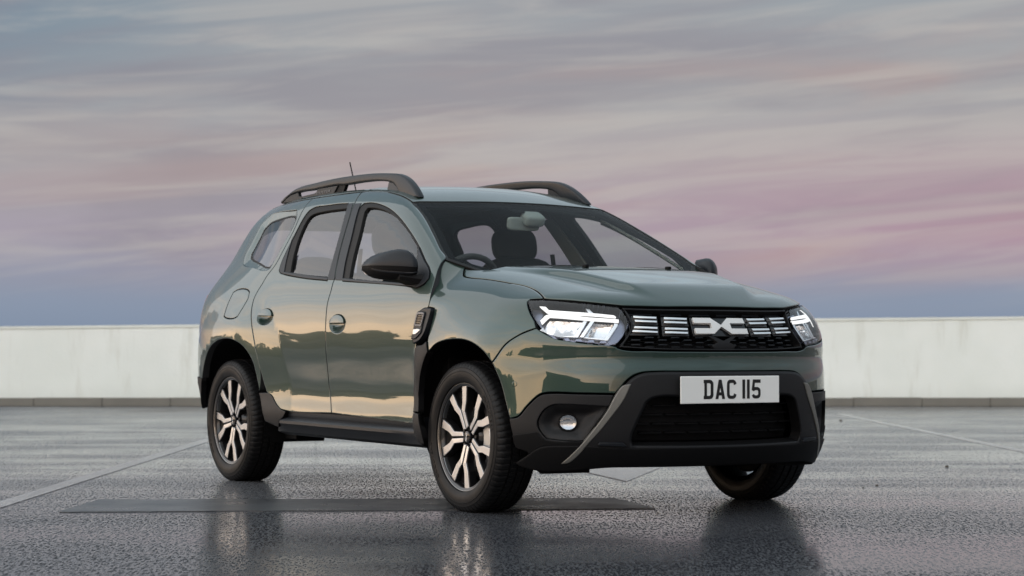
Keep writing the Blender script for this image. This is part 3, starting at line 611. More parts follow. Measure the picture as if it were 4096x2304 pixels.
def parapet(a, b, h0, h1, label, thick=.22, blocks=True, wm=None):
    a, b = np.array(a, float), np.array(b, float); Lw = np.linalg.norm(b-a); t = (b-a)/Lw; n = np.array([-t[1], t[0]])   # n points on to the deck
    root = bpy.data.objects.new('parapet_wall', None); COL.objects.link(root); root.location = (*((a+b)/2), 0); root['label'] = label; root['category'] = 'wall'
    def slab(name, s0, s1, d0, d1, z0, z1a, z1b, m):
        V = []
        for d in (d0, d1):
            p = a+t*s0+n*d; q = a+t*s1+n*d; V += [(*p, z0), (*q, z0), (*q, z1b), (*p, z1a)]
        F = [(0, 1, 2, 3), (7, 6, 5, 4), (0, 4, 5, 1), (1, 5, 6, 2), (2, 6, 7, 3), (3, 7, 4, 0)]
        me = mesh(name, V, F); import bmesh
        bm = bmesh.new(); bm.from_mesh(me); bmesh.ops.recalc_face_normals(bm, faces=bm.faces[:]); bmesh.ops.bevel(bm, geom=bm.edges[:], offset=.008, segments=2, affect='EDGES'); bm.to_mesh(me); bm.free()
        return link(name, me, m, root)
    k = int(round(Lw/5.2)); hh = lambda s: h0+(h1-h0)*s/Lw
    for i in range(k):   # rendered bays between movement joints
        s0, s1 = Lw*i/k+.006, Lw*(i+1)/k-.006
        slab('wall_bay', s0, s1, -thick, 0, .0, hh(s0)-.035, hh(s1)-.035, wm or wallm)
    slab('joint_filler', .02, Lw-.02, -thick+.02, -.02, .0, hh(.02)-.06, hh(Lw-.02)-.06, conc)
    slab('coping', 0, Lw, -thick-.02, .012, min(h0, h1)-.30 if False else 0, h0, h1, copm) if False else None
    V = []
    for d in (-thick-.015, .012):
        p = a+n*d; q = b+n*d; V += [(*p, h0-.035), (*q, h1-.035), (*q, h1), (*p, h0)]
    F = [(0, 1, 2, 3), (7, 6, 5, 4), (0, 4, 5, 1), (1, 5, 6, 2), (2, 6, 7, 3), (3, 7, 4, 0)]
    cp = link('coping', mesh('coping', V, F), copm, root)
    if blocks:
        kb = int(round(Lw/.92))
        for i in range(kb):
            s0, s1 = Lw*i/kb+.0015, Lw*(i+1)/kb-.0015; j = random.uniform(-.004, .004)
            slab('kerb_block', s0, s1, 0.013, .16+j, 0, .115+j, .115+j, conc)
    return root
# camera frame: the far wall stands square to the view, 28 m away
fw = np.array([math.cos(YAW), math.sin(YAW)]); rt = np.array([math.sin(YAW), -math.cos(YAW)]); c0 = np.array(cam.location[:2])
def cf(depth, right): return tuple(c0+fw*depth+rt*right)
DW = 27.9
parapet(cf(DW, 24), cf(DW, -24), 1.385, .915, 'long white rendered parapet wall with grey kerb behind the car')
parapet(cf(-16, -24), cf(-16, 24), 1.15, 1.15, 'plain grey concrete parapet wall on the near side of the deck, behind the photographer', blocks=False, wm=greyw)
parapet(cf(-16, 24.3), cf(DW, 24.3), 1.15, 1.385, 'plain grey concrete parapet wall closing the right end of the deck', blocks=False, wm=greyw)
parapet(cf(DW, -24.3), cf(-16, -24.3), .915, 1.15, 'plain grey concrete parapet wall closing the left end of the deck', blocks=False, wm=greyw)
# town beyond the near parapet (seen only as reflections in the paint)
brick = mat('dull_brick', (.10, .075, .06), .85, var=.3, vscale=.4); roofm = mat('slate_roof', (.05, .05, .055), .7); winm = mat('dark_window', (.02, .022, .026), .1)
def town_block(c, wd, dp, h, label):
    root = bpy.data.objects.new('town_building', None); COL.objects.link(root); root.location = (*c, 0); root['label'] = label; root['category'] = 'building'
    a = math.atan2(c0[1]-c[1], c0[0]-c[0]); rot = Matrix.Rotation(a, 3, 'Z').to_euler()
    rm = Matrix.Rotation(a, 4, 'Z')
    box('wall', root, (c[0], c[1], h/2-3), (dp, wd, h+6), brick, 0, rot)
    box('roof', root, (c[0], c[1], h+.15), (dp+.6, wd+.6, .3), roofm, .02, rot)
    nx = max(2, int(wd/4)); nz = max(1, int(h/3.2))
    for i in range(nx):
        for k in range(nz):
            p = rm @ Vector((dp/2, -wd/2+wd*(i+.5)/nx, 0)); box('window', root, (c[0]+p.x, c[1]+p.y, h-1.8-3.2*k), (.1, 1.6, 1.5), winm, 0, rot)
for az_, dist, wd, h, lb in ((292, 60, 16, 6, 'square brick tower block behind the photographer'),
                            (309, 75, 34, 7.5, 'long brick office row behind the photographer'), (333, 66, 22, 5, 'low brick shed behind the photographer'), (18, 80, 30, 8, 'tall brick block beyond the right end of the deck')):
    town_block((math.cos(R(az_))*dist, math.sin(R(az_))*dist), wd, 12, h, lb)
treem = mat('dark_foliage', (.030, .042, .022), .8, var=.4, vscale=.8)
_r = random.Random(5); TV = []; TF = []
for i in range(16):
    a_ = R(198+i*4.3+_r.uniform(-1, 1)); d_ = _r.uniform(58, 84); h, r = _r.uniform(3.2, 5.6), _r.uniform(2.2, 3.4); x, y = math.cos(a_)*d_, math.sin(a_)*d_
    for q in range(260):
        d = Vector((_r.gauss(0, 1), _r.gauss(0, 1), _r.gauss(0, .8))).normalized()*(r*_r.uniform(.55, 1.05)*(1+.25*math.sin(3*q))); p = Vector((x, y, h-r*.8))+Vector((d.x, d.y, d.z*.75)); s = r*.22
        a = Vector((_r.gauss(0, 1), _r.gauss(0, 1), _r.gauss(0, 1))).normalized()*s; b = a.cross(Vector((_r.gauss(0, 1), _r.gauss(0, 1), _r.gauss(0, 1)))).normalized()*s; k = len(TV); TV += [p-a, p-b, p+a, p+b]; TF.append((k, k+1, k+2, k+3))
link('tree_belt', mesh('tree_belt', TV, TF), treem, None, 'belt of dark trees beyond the left end of the deck', kind='stuff')
# scraps of leaf litter on the wet deck
leafm = mat('dead_leaf', (.05, .035, .02), .7)
def leaf(px, py, s, label):
    import bmesh
    bm = bmesh.new(); bmesh.ops.create_icosphere(bm, subdivisions=2, radius=1)
    for v in bm.verts:
        f = 1+.25*math.sin(5*v.co.x+3*v.co.y)+.2*math.sin(7*v.co.z); v.co = Vector((v.co.x*s*f, v.co.y*s*.8*f, max(v.co.z, -.3)*s*.6+.3*s*.6))
    me = bpy.data.meshes.new('leaf_scrap'); bm.to_mesh(me); bm.free(); o = link('leaf_scrap', me, leafm, None, label, 'leaf', 'scraps of litter on the wet deck'); o.location = (px, py, .001)
def gp(px, py):
    M = Matrix(((rt[0], rt[1], 0), (0, 0, 1), (fw[0], fw[1], 0)))
    y = math.tan(math.atan((1152-py)/8203.1)+PITCH); d = -.7204/y; x = (px-2048)/8203.1*d
    return cf(d, x)
for px, py, s, lb in ((3785, 1869, .022, 'largest dark scrap of litter on the deck, right of the car'), (3505, 1944, .015, 'dark crumb of litter on the deck near the left front wheel'),
                      (3450, 1951, .010, 'tiny crumb of litter beside a slightly larger one near the left front wheel'), (3362, 1684, .03, 'brown scrap of litter by the car far front corner, on the paler asphalt')):
    x, y = gp(px, py); leaf(x, y, s*.65, lb)
# bush that looks over the wall beside the car's tail
def far_bush():
    V = []; F = []; c = np.array(cf(31, -3.70)); rnd = random.Random(3)
    for i in range(420):
        h = rnd.random(); r = .17*(1-.5*h); p = np.array([c[0]+rnd.gauss(0, r*.5), c[1]+rnd.gauss(0, r*.5), .55+h*.78]); d = [np.array([rnd.gauss(0, 1) for _ in range(3)])*.022 for _ in range(2)]
        k = len(V); V += [p, p+d[0], p+d[0]+d[1], p+d[1]]; F.append((k, k+1, k+2, k+3))
    root = bpy.data.objects.new('bush', None); COL.objects.link(root); root.location = (*c, 0); root['label'] = 'small dark bush showing over the wall beside the tail of the car'; root['category'] = 'bush'
    link('foliage', mesh('foliage', V, F), mat('bush_leaf', (.035, .045, .022), .7), root)
    box('stem', root, (c[0], c[1], .45), (.03, .03, .9), leafm, 0)
far_bush()

# ------------------------------------------------------------------ the car (origin under the front axle, x forward, y left)
car = bpy.data.objects.new('car', None); COL.objects.link(car); car.location = (-1.336, 0, 0)
car['label'] = 'dark green-grey five-door SUV with roof rails and lit headlamps on the wet deck'; car['category'] = 'car'
SIDE = Proj('side', phi_up, .30); SIDE0 = Proj('side', phi_up, 0.); FEN = Proj('side', phi_low, .60); CYL = Proj('cyl', phi_low)
HOOD = Proj('front', phi_low, 1.15); WS = Proj('front', phi_up, 1.08); TOP = Proj('side', phi_up, math.pi/2); REAR = Proj('rear', phi_up)
A = {k: np.array(v) for k, v in OUT.items()}
def q3(pr, x, z): return pr.to2(SIDE0.to3(np.array([[x, z]])))[0]
def dish(c, rx, rz, d):
    return lambda q: -d*np.clip(1-((q[:, 0]-c[0])/rx)**2-((q[:, 1]-c[1])/rz)**2, 0, 1)**.6
def ell(c, rx, rz, n=28, a0=0, a1=2*math.pi):
    t = np.linspace(a0, a1, n, endpoint=abs(a1-a0) < 6.28); return np.stack([c[0]+rx*np.cos(t), c[1]+rz*np.sin(t)], 1)
def qz(z, w): return z*math.cos(.30)-w*math.sin(.30)
# quarter panel outline: add the tail end and the roof line
quarter = [*A['quarter']]
arch_end = [q3(SIDE, x, z) for x, z in ((-2.957, .643), (-2.992, .600), (-3.012, .570))]
tail_xz = [(-3.335, .570), (-3.345, .80), (-3.335, .98), (-3.30, 1.10), (-3.235, 1.22), (-3.145, 1.36), (-3.05, 1.46)]
tail = [q3(SIDE, x, z) for x, z in tail_xz]
ditch_r = [(-2.95, .515), (-2.80, .535), (-2.60, .552), (-2.42, .562)]
ditch3 = TOP.to3(np.array([(x, -wv) for x, wv in ditch_r])); ditch2 = list(SIDE.to2(ditch3))
quarter = np.array(quarter+arch_end+tail+ditch2)
roof_half = [(-1.15, .566), (-1.26, .558), (-1.38, .549), (-1.50, .547), (-1.66, .551), (-1.96, .562), (-2.233, .565), (-2.42, .562), (-2.60, .552), (-2.80, .535), (-2.95, .515), (-3.04, .40), (-3.07, .2)]
wst = WS.to3(A['windshield'][5:]); front_edge = [(p[0], p[1]) for p in wst][::-1]
roofP = np.array([(x, -wv) for x, wv in front_edge+roof_half]); roofP = np.concatenate([roofP, roofP[::-1]*[1, -1]])
panel('roof_panel', car, TOP, roofP, paint, 0, step=.045, back=trimdk, depth=.025)
hd = A['hood']; rear_edge = HOOD.to2(march(phi_low, np.array([[-.215, .60, 3.], [-.155, .40, 3.], [-.125, .2, 3.]]), [0, 0, -1], 0, 2.5))
hoodP = np.concatenate([rear_edge[::-1], hd]); panel('hood', car, HOOD, full(hoodP), paint, 0, step=.013, back=black, depth=.02, gap=.0035, edge=.75, round_=.008)
for wv, nm in ((.236, 1), (-.236, 1)):
    z = float(march(phi_low, np.array([[.045, wv, 3.]]), [0, 0, -1], 0, 2.5)[0, 2]); box('washer_nozzle', car, (.045, wv, z+.006), (.03, .022, .016), black, .005)
# windscreen, with its black printed border, scuttle below
wsl = A['windshield']; wbase = WS.to2(march(phi_up, np.array([[1.2, .60, 1.105], [1.2, .40, 1.095], [1.2, .2, 1.09]]), [-1, 0, 0], 0, 2.2))
wsP = full(np.concatenate([wbase[::-1], wsl]))
ws_obj = panel('windscreen', car, WS, wsP, glassw, 0, step=.05, off=-.004, depth=.005, gap=.002, round_=0)
wsO = ccw(poly_smooth(wsP, .03)); inner = inset(wsO, .052)
inner[:, 1] = np.maximum(inner[:, 1], wsO[:, 1].min()+.125)
panel('printed_border', ws_obj, WS, wsP, fritm, 0, holes=[inner[::3]], step=.05, off=-.0135, depth=.001, gap=.002, round_=0)
panel('windscreen_seal', car, WS, inset(wsO, -.012), sealm, 0, holes=[inset(wsO, .010)], step=.05, off=-.004, depth=.012, gap=0, round_=0, smooth=False)
scut = np.array([(-.02, .0), (-.10, .35), (-.22, .62), (-.33, .77)])
sv = []
for x, wv in list(scut)+[(x, -wv) for x, wv in scut[:0:-1]]:
    pass
ring = [np.array([(x+dx_, sg*wv, z) for sg, pts in ((1, scut[::-1]), (-1, scut[1:])) for x, wv in pts]) for dx_, z in ((.06, 1.055), (-.10, 1.075), (-.30, 1.085))]
loft('scuttle', car, ring, black, closed=False, caps=False)
# doors
glass_top = {}
for sd in (-1, 1):
    hF = SIDE.to2(SIDE0.to3(np.array([[-1.262, .868]])))[0]; hR = SIDE.to2(SIDE0.to3(np.array([[-2.148, .917]])))[0]
    def handle(door, c, rx=.088, rz=.044):
        bowl = ell(c, rx, rz)
        b = panel('handle_recess', door, SIDE, bowl, paint, sd, step=.010, gap=-.002, off=dish(c, rx, rz, .032), depth=.004, round_=0)
        flap = ell((c[0], c[1]+.004), rx*.93, rz*.90, 18, R(2), R(178))
        panel('door_handle', door, SIDE, flap, paint, sd, step=.012, gap=0, off=lambda q: .006+.007*np.clip(1-((q[:, 0]-c[0])/rx)**2-((q[:, 1]-c[1])/rz)**2, 0, 1)**.5, depth=.010, round_=0)
    fd = panel('front_door', car, SIDE, A['front_door'], paint, sd, holes=[A['front_window'], ell(hF, .088, .044)], back=trimdk, step=.028, depth=.035)
    handle(fd, hF)
    rd = panel('rear_door', car, SIDE, A['rear_door'], paint, sd, holes=[A['rear_window'], ell(hR, .085, .044)], back=trimdk, step=.028, depth=.035)
    handle(rd, hR, .085)
    panel('pillar_trim', fd, SIDE, A['front_film'], plastm, sd, gap=.001, off=.002, depth=.003, round_=.003)
    panel('pillar_trim', rd, SIDE, A['rear_film'], plastm, sd, gap=.001, off=.002, depth=.003, round_=.003)
    for dr, nm, gm in ((fd, 'front', glasss), (rd, 'rear', glassd)):
        panel('window_seal', dr, SIDE, A[nm+'_window'], sealm, sd, holes=[A[nm+'_glass']], gap=-.002, off=-.004, depth=.022, round_=.004)
        panel('window_glass', dr, SIDE, A[nm+'_glass'], gm, sd, gap=-.010, off=-.014, depth=.004, step=.05, round_=0)
        panel('belt_trim', dr, SIDE, A['belt_'+nm[0]], plastm, sd, gap=0, off=.003, depth=.012, round_=.004, corner=20)
    panel('corner_trim', rd, SIDE, A['rear_sail'], plastm, sd, gap=0, off=.0, depth=.010, round_=.003)
    # fender, quarter panel
    panel('fender', car, FEN, A['fender'], paint, sd, back=black, step=.022, depth=.04, edge=.6, gap=.002)
    qp = panel('quarter_panel', car, SIDE, quarter, paint, sd, holes=[A['q_recess'], A['fuel']], back=trimdk, step=.030, depth=.04)
    qo = ccw(poly_smooth(A['q_glass'], .02)); 
    def rim(q, P=qo):
        d = np.min(np.linalg.norm(q[:, None]-P[None], axis=2), axis=1); return -.016+.016*np.clip(d/.045, 0, 1)
    panel('window_surround', qp, SIDE, A['q_recess'], paint, sd, holes=[A['q_glass']], gap=-.001, off=rim, depth=.01, step=.016, round_=0)
    panel('window_glass', qp, SIDE, A['q_glass'], glassd, sd, gap=.003, off=-.016, depth=.004, round_=0)
    panel('glass_edge', qp, SIDE, A['q_glass'], sealm, sd, holes=[inset(qo, .009)[::2]], gap=-.003, off=-.0145, depth=.012, round_=0)
    panel('fuel_flap', qp, SIDE, A['fuel'], paint, sd, gap=.0035, depth=.02)
    panel('arch_cladding', car, SIDE, A['q_clad'], plast, sd, off=.004, back=black)
    panel('arch_cladding', car, FEN, A['f_clad'], plast, sd, off=.006, back=black, corner=25)
    panel('arch_cladding', car, FEN, A['f_clad2'], plast, sd, off=.006, back=black)
    # vent badge
    framem = MATS.get('frame_grey') or mat('frame_grey', (.16, .16, .17), .4, .4)
    vt = panel('vent_trim', car, FEN, A['vent'], plastm, sd, gap=.001, off=.016, depth=.026, round_=.006, edge=.8, corner=30)
    panel('vent_face', vt, FEN, A['vent_face'], plastm, sd, gap=.0, off=.021, depth=.012, round_=.004, edge=.8)
    panel('mesh_frame', vt, FEN, A['vent_mesh'], framem, sd, gap=-.003, holes=[inset(ccw(A['vent_mesh']), .004)], off=.024, depth=.01, round_=.002, smooth=False)
    panel('vent_mesh', vt, FEN, A['vent_mesh'], gloss, sd, gap=.002, off=.0215, depth=.01, round_=0)
    vm = ccw(A['vent_mesh']); c0v, c1v = vm.min(0), vm.max(0); k = 0
    for i in range(7):
        for j in range(4):
            t = i/6; u = c0v[0]+.010+(j+.5*(i % 2))*.017+t*.022; v = c0v[1]+.006+t*(c1v[1]-c0v[1]-.014)
            if pip(np.array([[u, v]]), vm)[0]: panel('mesh_stud', vt, FEN, ell((u, v), .0042, .0024, 6), plastm, sd, gap=0, off=.0245, depth=.004, round_=0, smooth=False)
    panel('side_repeater', vt, FEN, A['vent_lamp'], chrome, sd, gap=.002, off=.0235, depth=.006, round_=.004, edge=.8)
    # lamps
    hl = A['headlight']; cl = CYL.to3(hl.mean(0)[None])[0]
    hr = panel('headlight', car, CYL, hl, bezel, sd, gap=.003, off=-.055, depth=.01, round_=0, step=.02)
    panel('lamp_shell', hr, CYL, hl, gloss, sd, holes=[inset(ccw(poly_smooth(hl, .02)), .004)[::2]], gap=.002, off=.0005, depth=.055, round_=.003)
    panel('lamp_lens', hr, CYL, hl, lens, sd, gap=.006, off=.001, depth=.003, round_=0, step=.03)
    hlP = ccw(poly_smooth(hl, .02))
    panel('light_strip', hr, CYL, A['led_a'], led, sd, gap=0, off=-.020, depth=.004, round_=0, corner=30)
    panel('light_strip', hr, CYL, A['led_b'], led, sd, gap=0, off=-.020, depth=.004, round_=0, corner=30)
    panel('strip_backing', hr, CYL, A['led_back'], fritm, sd, gap=-.003, off=-.0255, depth=.008, round_=0, corner=30)
    cb = A['low_beam'].mean(0); ch_ = A['high_beam'].mean(0)
    panel('low_beam_reflector', hr, CYL, A['low_beam'], beam, sd, gap=0, off=lambda q: -.028-.022*np.clip(1-((q[:, 0]-cb[0])/.13)**2-((q[:, 1]-cb[1])/.055)**2, 0, 1), depth=.004, step=.012, round_=0)
    panel('high_beam_reflector', hr, CYL, A['high_beam'], reflm, sd, gap=0, off=lambda q: -.028-.024*np.clip(1-((q[:, 0]-ch_[0])/.07)**2-((q[:, 1]-ch_[1])/.055)**2, 0, 1), depth=.004, step=.01, round_=0)
    for nm in ('hl_bar_a', 'hl_bar_b', 'hl_frame', 'turn_bar'):
        panel('lamp_frame', hr, CYL, A[nm], chrome, sd, gap=0, off=-.022, depth=.02, round_=.003, smooth=False)
    p = CYL.to3(ch_[None]+[[.02, .004]])[0]; n_ = grad(phi_low, p[None])[0]; p = p-n_*.036
    bl = turned('bulb', hr, [(-.012, 0.001), (-.012, .008), (.004, .010), (.012, .006), (.014, .001)], chrome, n=16); bl.location = Vector((p[0], p[1]*sd, p[2])); bl.rotation_euler = (0, 0, R(-60)*sd)
    for i in range(5):   # dark tooth-like blocks along the lamp's lower edge
        u, v = np.array(CYL.to2(CYL.to3(np.array([[A['headlight'][:, 0].min()+.10+.047*i, .0]])+[[0, .772+.0035*i]])))[0]
        panel('lamp_block', hr, CYL, [(u-.014, v-.006), (u+.014, v-.005), (u+.009, v+.006), (u-.010, v+.006)], bezel, sd, gap=0, off=-.022, depth=.02, round_=0, smooth=False)
    # lower cladding with fog lamp
    cd_ = panel('bumper_cladding', car, CYL, A['clad'], plast, sd, holes=[A['fog_hole']], off=.004, back=black, step=.022, corner=45)
    fh = ccw(poly_smooth(A['fog_hole'], .01)); fc = A['fog'].mean(0)
    def fog_d(q, P=fh):
        d = np.min(np.linalg.norm(q[:, None]-P[None], axis=2), axis=1); return -.012-.034*sstep(.0, .045, d)
    panel('fog_recess', cd_, CYL, A['fog_hole'], plast, sd, holes=[ell(fc, .036, .036, 20)], gap=-.002, off=fog_d, depth=.006, step=.012, round_=0)
    fl = panel('fog_lamp', cd_, CYL, ell(fc, .036, .0365, 22), fogm, sd, gap=.0, off=lambda q: -.050-.01*np.clip(1-((q-fc)**2).sum(1)/.0013, 0, 1), depth=.006, step=.008, round_=0)
    panel('lamp_lens', cd_, CYL, ell(fc, .036, .0365, 22), lens, sd, gap=.0, off=lambda q: -.040+.008*np.clip(1-((q-fc)**2).sum(1)/.0013, 0, 1)**.5, depth=.004, step=.01, round_=0)
    panel('lamp_ring', cd_, CYL, ell(fc, .040, .0405, 24), black, sd, holes=[ell(fc, .0355, .036, 22)], gap=0, off=-.036, depth=.016, round_=0)
    panel('lower_cladding', car, CYL, A['clad_low'], black, sd, off=.008, depth=.02, gap=.001, back=black, step=.02, round_=.003)
    panel('skid_lit_edge', car, CYL, A['skid_lit_edge'], skidm, sd, off=.015, depth=.03, gap=0, round_=.004, edge=.6, step=.012, corner=50)  # chamfered edge of the skid frame, its highlight painted as a lighter strip
    panel('lip_block', car, CYL, A['lip_block'], plastm, sd, off=.022, depth=.05, gap=0, round_=.003, edge=.8, smooth=False)
    # air deflector flap ahead of the wheel
    fp = np.array([(-.01, 0), (.0, .10), (.235, .11), (.245, .02), (.235, .0)])
    extrude('wheel_deflector', car, np.array([(.52, .185), (.755, .185), (.772, .20), (.790, .31), (.52, .31)]), black, lambda q: np.stack([np.full(len(q), .515)-(q[:, 0]-.52)*.12, sd*q[:, 0], q[:, 1]+.008], 1), (-.008, 0, 0), bev=.003)
# bumper skin, grille, skid plate (whole width)
bp_ = panel('front_bumper', car, CYL, full(A['bumper']), paint, 0, back=black, step=.022, depth=.035, edge=.6, gap=.002)
# round parking sensors
for sd in (-1, 1):
    c = CYL.to2(np.array([[.40, .80, .585]]))[0]; panel('parking_sensor', bp_, CYL, ell(c, .011, .011, 14), paint, sd, gap=0, off=.001, depth=.004, round_=.002)
sk = panel('skid_plate', car, CYL, full(np.concatenate([A['skid'], [(.88, .238), (.5, .236), (.25, .235)]])), plast, 0, holes=[full(A['skid_in'])], off=.012, back=black, step=.022, depth=.05, gap=.002, round_=.012, edge=.8)
panel('lower_grille', car, CYL, full(A['skid_in']), black, 0, gap=-.01, off=-.075, depth=.01, round_=0, step=.04)
for i in range(9):
    for j in range(4):
        u = (i-4)*.115+(.057 if j % 2 else 0); v = .36+.042*j
        if abs(u) < .43: panel('grille_slat', car, CYL, [(u-.05, v), (u+.05, v), (u+.05, v+.006), (u-.05, v+.006)], black, 0, gap=0, off=-.045, depth=.025, round_=0, smooth=False, step=.05)
gr = panel('grille', car, CYL, full(A['grille']), black, 0, gap=.002, off=-.085, depth=.01, round_=0, step=.04)
grl = ccw(poly_smooth(full(A['grille']), .02)); panel('grille_frame', gr, CYL, full(A['grille']), plast, 0, holes=[inset(grl, .013)[::2]], gap=.003, off=-.006, depth=.08, round_=.004, edge=.8)
for i in range(8):
    for s in (1, -1):
        b = A['bar%d' % i]*[s, 1]; panel('grille_bar', gr, CYL, b, chrome, 0, gap=0, off=-.010, depth=.012, round_=.002, smooth=False, step=.05)
for c4 in (((0, 1)), ((2, 3)), ((4, 5)), ((6, 7))):
    P = np.concatenate([A['bar%d' % i] for i in c4]); lo, hi = P.min(0)-[.008, .007], P.max(0)+[.008, .007]
    for s in (1, -1):
        Q = np.array([(lo[0], lo[1]), (hi[0], lo[1]), (hi[0], hi[1]), (lo[0], hi[1])])*[s, 1]
        panel('bar_carrier', gr, CYL, Q, gloss, 0, gap=0, off=-.022, depth=.05, round_=.003, smooth=False, step=.05)
for u in (.163, .305, .445):    # sloping upright blades between the cells
    for s in (1, -1):
        panel('grille_blade', gr, CYL, np.array([(u-.006, .80), (u+.006, .80), (u+.012, .915), (u+.004, .915)])*[s, 1], plast, 0, gap=0, off=-.045, depth=.04, round_=.002, smooth=False, step=.05)
for u0, u1 in ((.02, .14), (.18, .29), (.33, .44)):
    for s in (1, -1):
        panel('grille_tab', gr, CYL, np.array([(u0, .905), (u1, .905), (u1-.004, .912), (u0+.004, .912)])*[s, 1], plastm, 0, gap=0, off=-.03, depth=.03, round_=.001, smooth=False, step=.05)
for i in range(-4, 5):
    for j in range(5):
        u = i*.118+(.059 if j % 2 else 0); v = .745+.0125*j
        if abs(u) < .44-.02*j*.4 and abs(u) > .05: panel('mesh_link', gr, CYL, [(u-.021, v), (u+.021, v), (u+.017, v+.0055), (u-.017, v+.0055)], plastm, 0, gap=0, off=-.028, depth=.03, round_=.001, smooth=False, step=.05)
for j in range(4):
    v = .7515+.0125*j
    panel('mesh_rail', gr, CYL, [(-.47+.012*j, v), (.47-.012*j, v), (.47-.012*j, v+.003), (-.47+.012*j, v+.003)], black, 0, gap=0, off=-.034, depth=.02, round_=0, smooth=False, step=.05)
panel('camera_housing', gr, CYL, [(-.055, .737), (.055, .737), (.062, .755), (.03, .772), (.075, .80), (.05, .80), (.0, .778), (-.05, .80), (-.075, .80), (-.03, .772), (-.062, .755)], plast, 0, gap=0, off=-.016, depth=.03, round_=.003, smooth=False, step=.03)
lg = A['logo']; logoP = np.concatenate([lg[[0, 1, 2]], (lg[[2, 1, 0]]*[-1, 1])])
tp = np.array([(.143, .8795), (.048, .8795), (0, .8475), (-.048, .8795), (-.143, .8795), (-.143, .8555), (-.054, .8555), (-.054, .8325), (-.143, .8325), (-.143, .8075), (-.048, .8075), (0, .8395), (.048, .8075), (.143, .8075), (.143, .8325), (.054, .8325), (.054, .8555), (.143, .8555)])
panel('emblem_base', gr, CYL, [(-.152, .80), (.152, .80), (.152, .886), (-.152, .886)], gloss, 0, gap=0, off=-.018, depth=.05, round_=.003, smooth=False, step=.05)
panel('emblem', gr, CYL, tp, emblem, 0, gap=0, off=-.006, depth=.012, round_=.0018, smooth=False, step=.03, edge=.7)
# number plate
pw, ph_, px_, pz_ = .5395, .120, .8475, .5594
pl = box('number_plate', car, (px_+.003, 0, pz_), (.007, pw, ph_), platem, .003)
pk_ = box('plate_holder', car, (px_-.006, 0, pz_), (.010, pw-.02, ph_-.015), black, .002)
SX, SZ = pw/2270., ph_/608.
def glyph(polys):
    for P, holes in polys:
        P = np.array(P, float); to = lambda q: np.stack([np.full(len(q), px_+.0067), (q[:, 0]-1290)*SX, (403-q[:, 1])*SZ+pz_], 1)
        yield P, holes, to
CH = [([(668, 180), (810, 180), (850, 195), (880, 235), (888, 270), (888, 515), (878, 560), (850, 595), (810, 607), (668, 607), (668, 535), (683, 535), (683, 255), (668, 255)], [[(740, 255), (740, 535), (800, 535), (826, 512), (826, 275), (802, 255)]]),
      ([(1010, 180), (1075, 180), (1153, 607), (1090, 607), (1078, 530), (1012, 530), (1000, 607), (938, 607)], [[(1044, 358), (1024, 460), (1066, 460)]]),
      ([(1260, 180), (1345, 180), (1390, 205), (1410, 245), (1414, 275), (1357, 303), (1355, 270), (1340, 253), (1278, 253), (1259, 272), (1259, 518), (1278, 537), (1340, 537), (1355, 520), (1357, 485), (1416, 513), (1405, 560), (1375, 595), (1340, 607), (1265, 607), (1225, 588), (1204, 545), (1200, 500), (1200, 290), (1205, 240), (1228, 198)], []),
      ([(1556, 180), (1618, 180), (1618, 607), (1556, 607)], []), ([(1662, 180), (1724, 180), (1724, 607), (1662, 607)], []),
      ([(1800, 180), (1978, 180), (1978, 255), (1845, 255), (1836, 350), (1915, 350), (1955, 375), (1977, 420), (1979, 520), (1965, 570), (1935, 600), (1900, 607), (1840, 607), (1800, 588), (1775, 535), (1825, 505), (1832, 525), (1850, 537), (1900, 537), (1924, 515), (1924, 440), (1905, 420), (1845, 420), (1826, 445), (1772, 418)], [])]
for P, holes, to in glyph(CH): extrude('plate_character', pl, P, plateb, to, (.0012, 0, 0), holes)
# lower nose and underbody
panel('lower_valance', car, CYL, full(np.array([(.20, .312), (.50, .314), (.60, .322), (.70, .322), (.78, .315), (.86, .262), (.89, .246), (.88, .234), (.5, .232), (.2, .231)])), black, 0, off=.0145, depth=.03, gap=0, round_=.006, step=.04, corner=50)
box('undertray', car, (-.10, 0, .285), (1.50, 1.10, .10), black, .01); box('floor_pan', car, (-1.60, 0, .33), (2.2, 1.42, .10), black, .01)
box('engine_bay_filler', car, (.16, 0, .60), (.62, 1.02, .56), black, .01); box('firewall', car, (-.33, 0, .70), (.06, 1.56, .62), black, .005)  # plain boxes added inside the body to block light leaks
box('boot_floor', car, (-2.95, 0, .52), (.75, 1.06, .32), black, .01); box('rear_axle', car, (-2.67, 0, .33), (.10, 1.2, .10), black, .02)
box('rear_floor', car, (-2.2, 0, .50), (.5, 1.1, .25), black, .01)
box('axle_bracket', car, (-2.18, -.70, .295), (.26, .10, .085), black, .006); box('axle_bracket', car, (-2.18, .70, .295), (.26, .10, .085), black, .006)
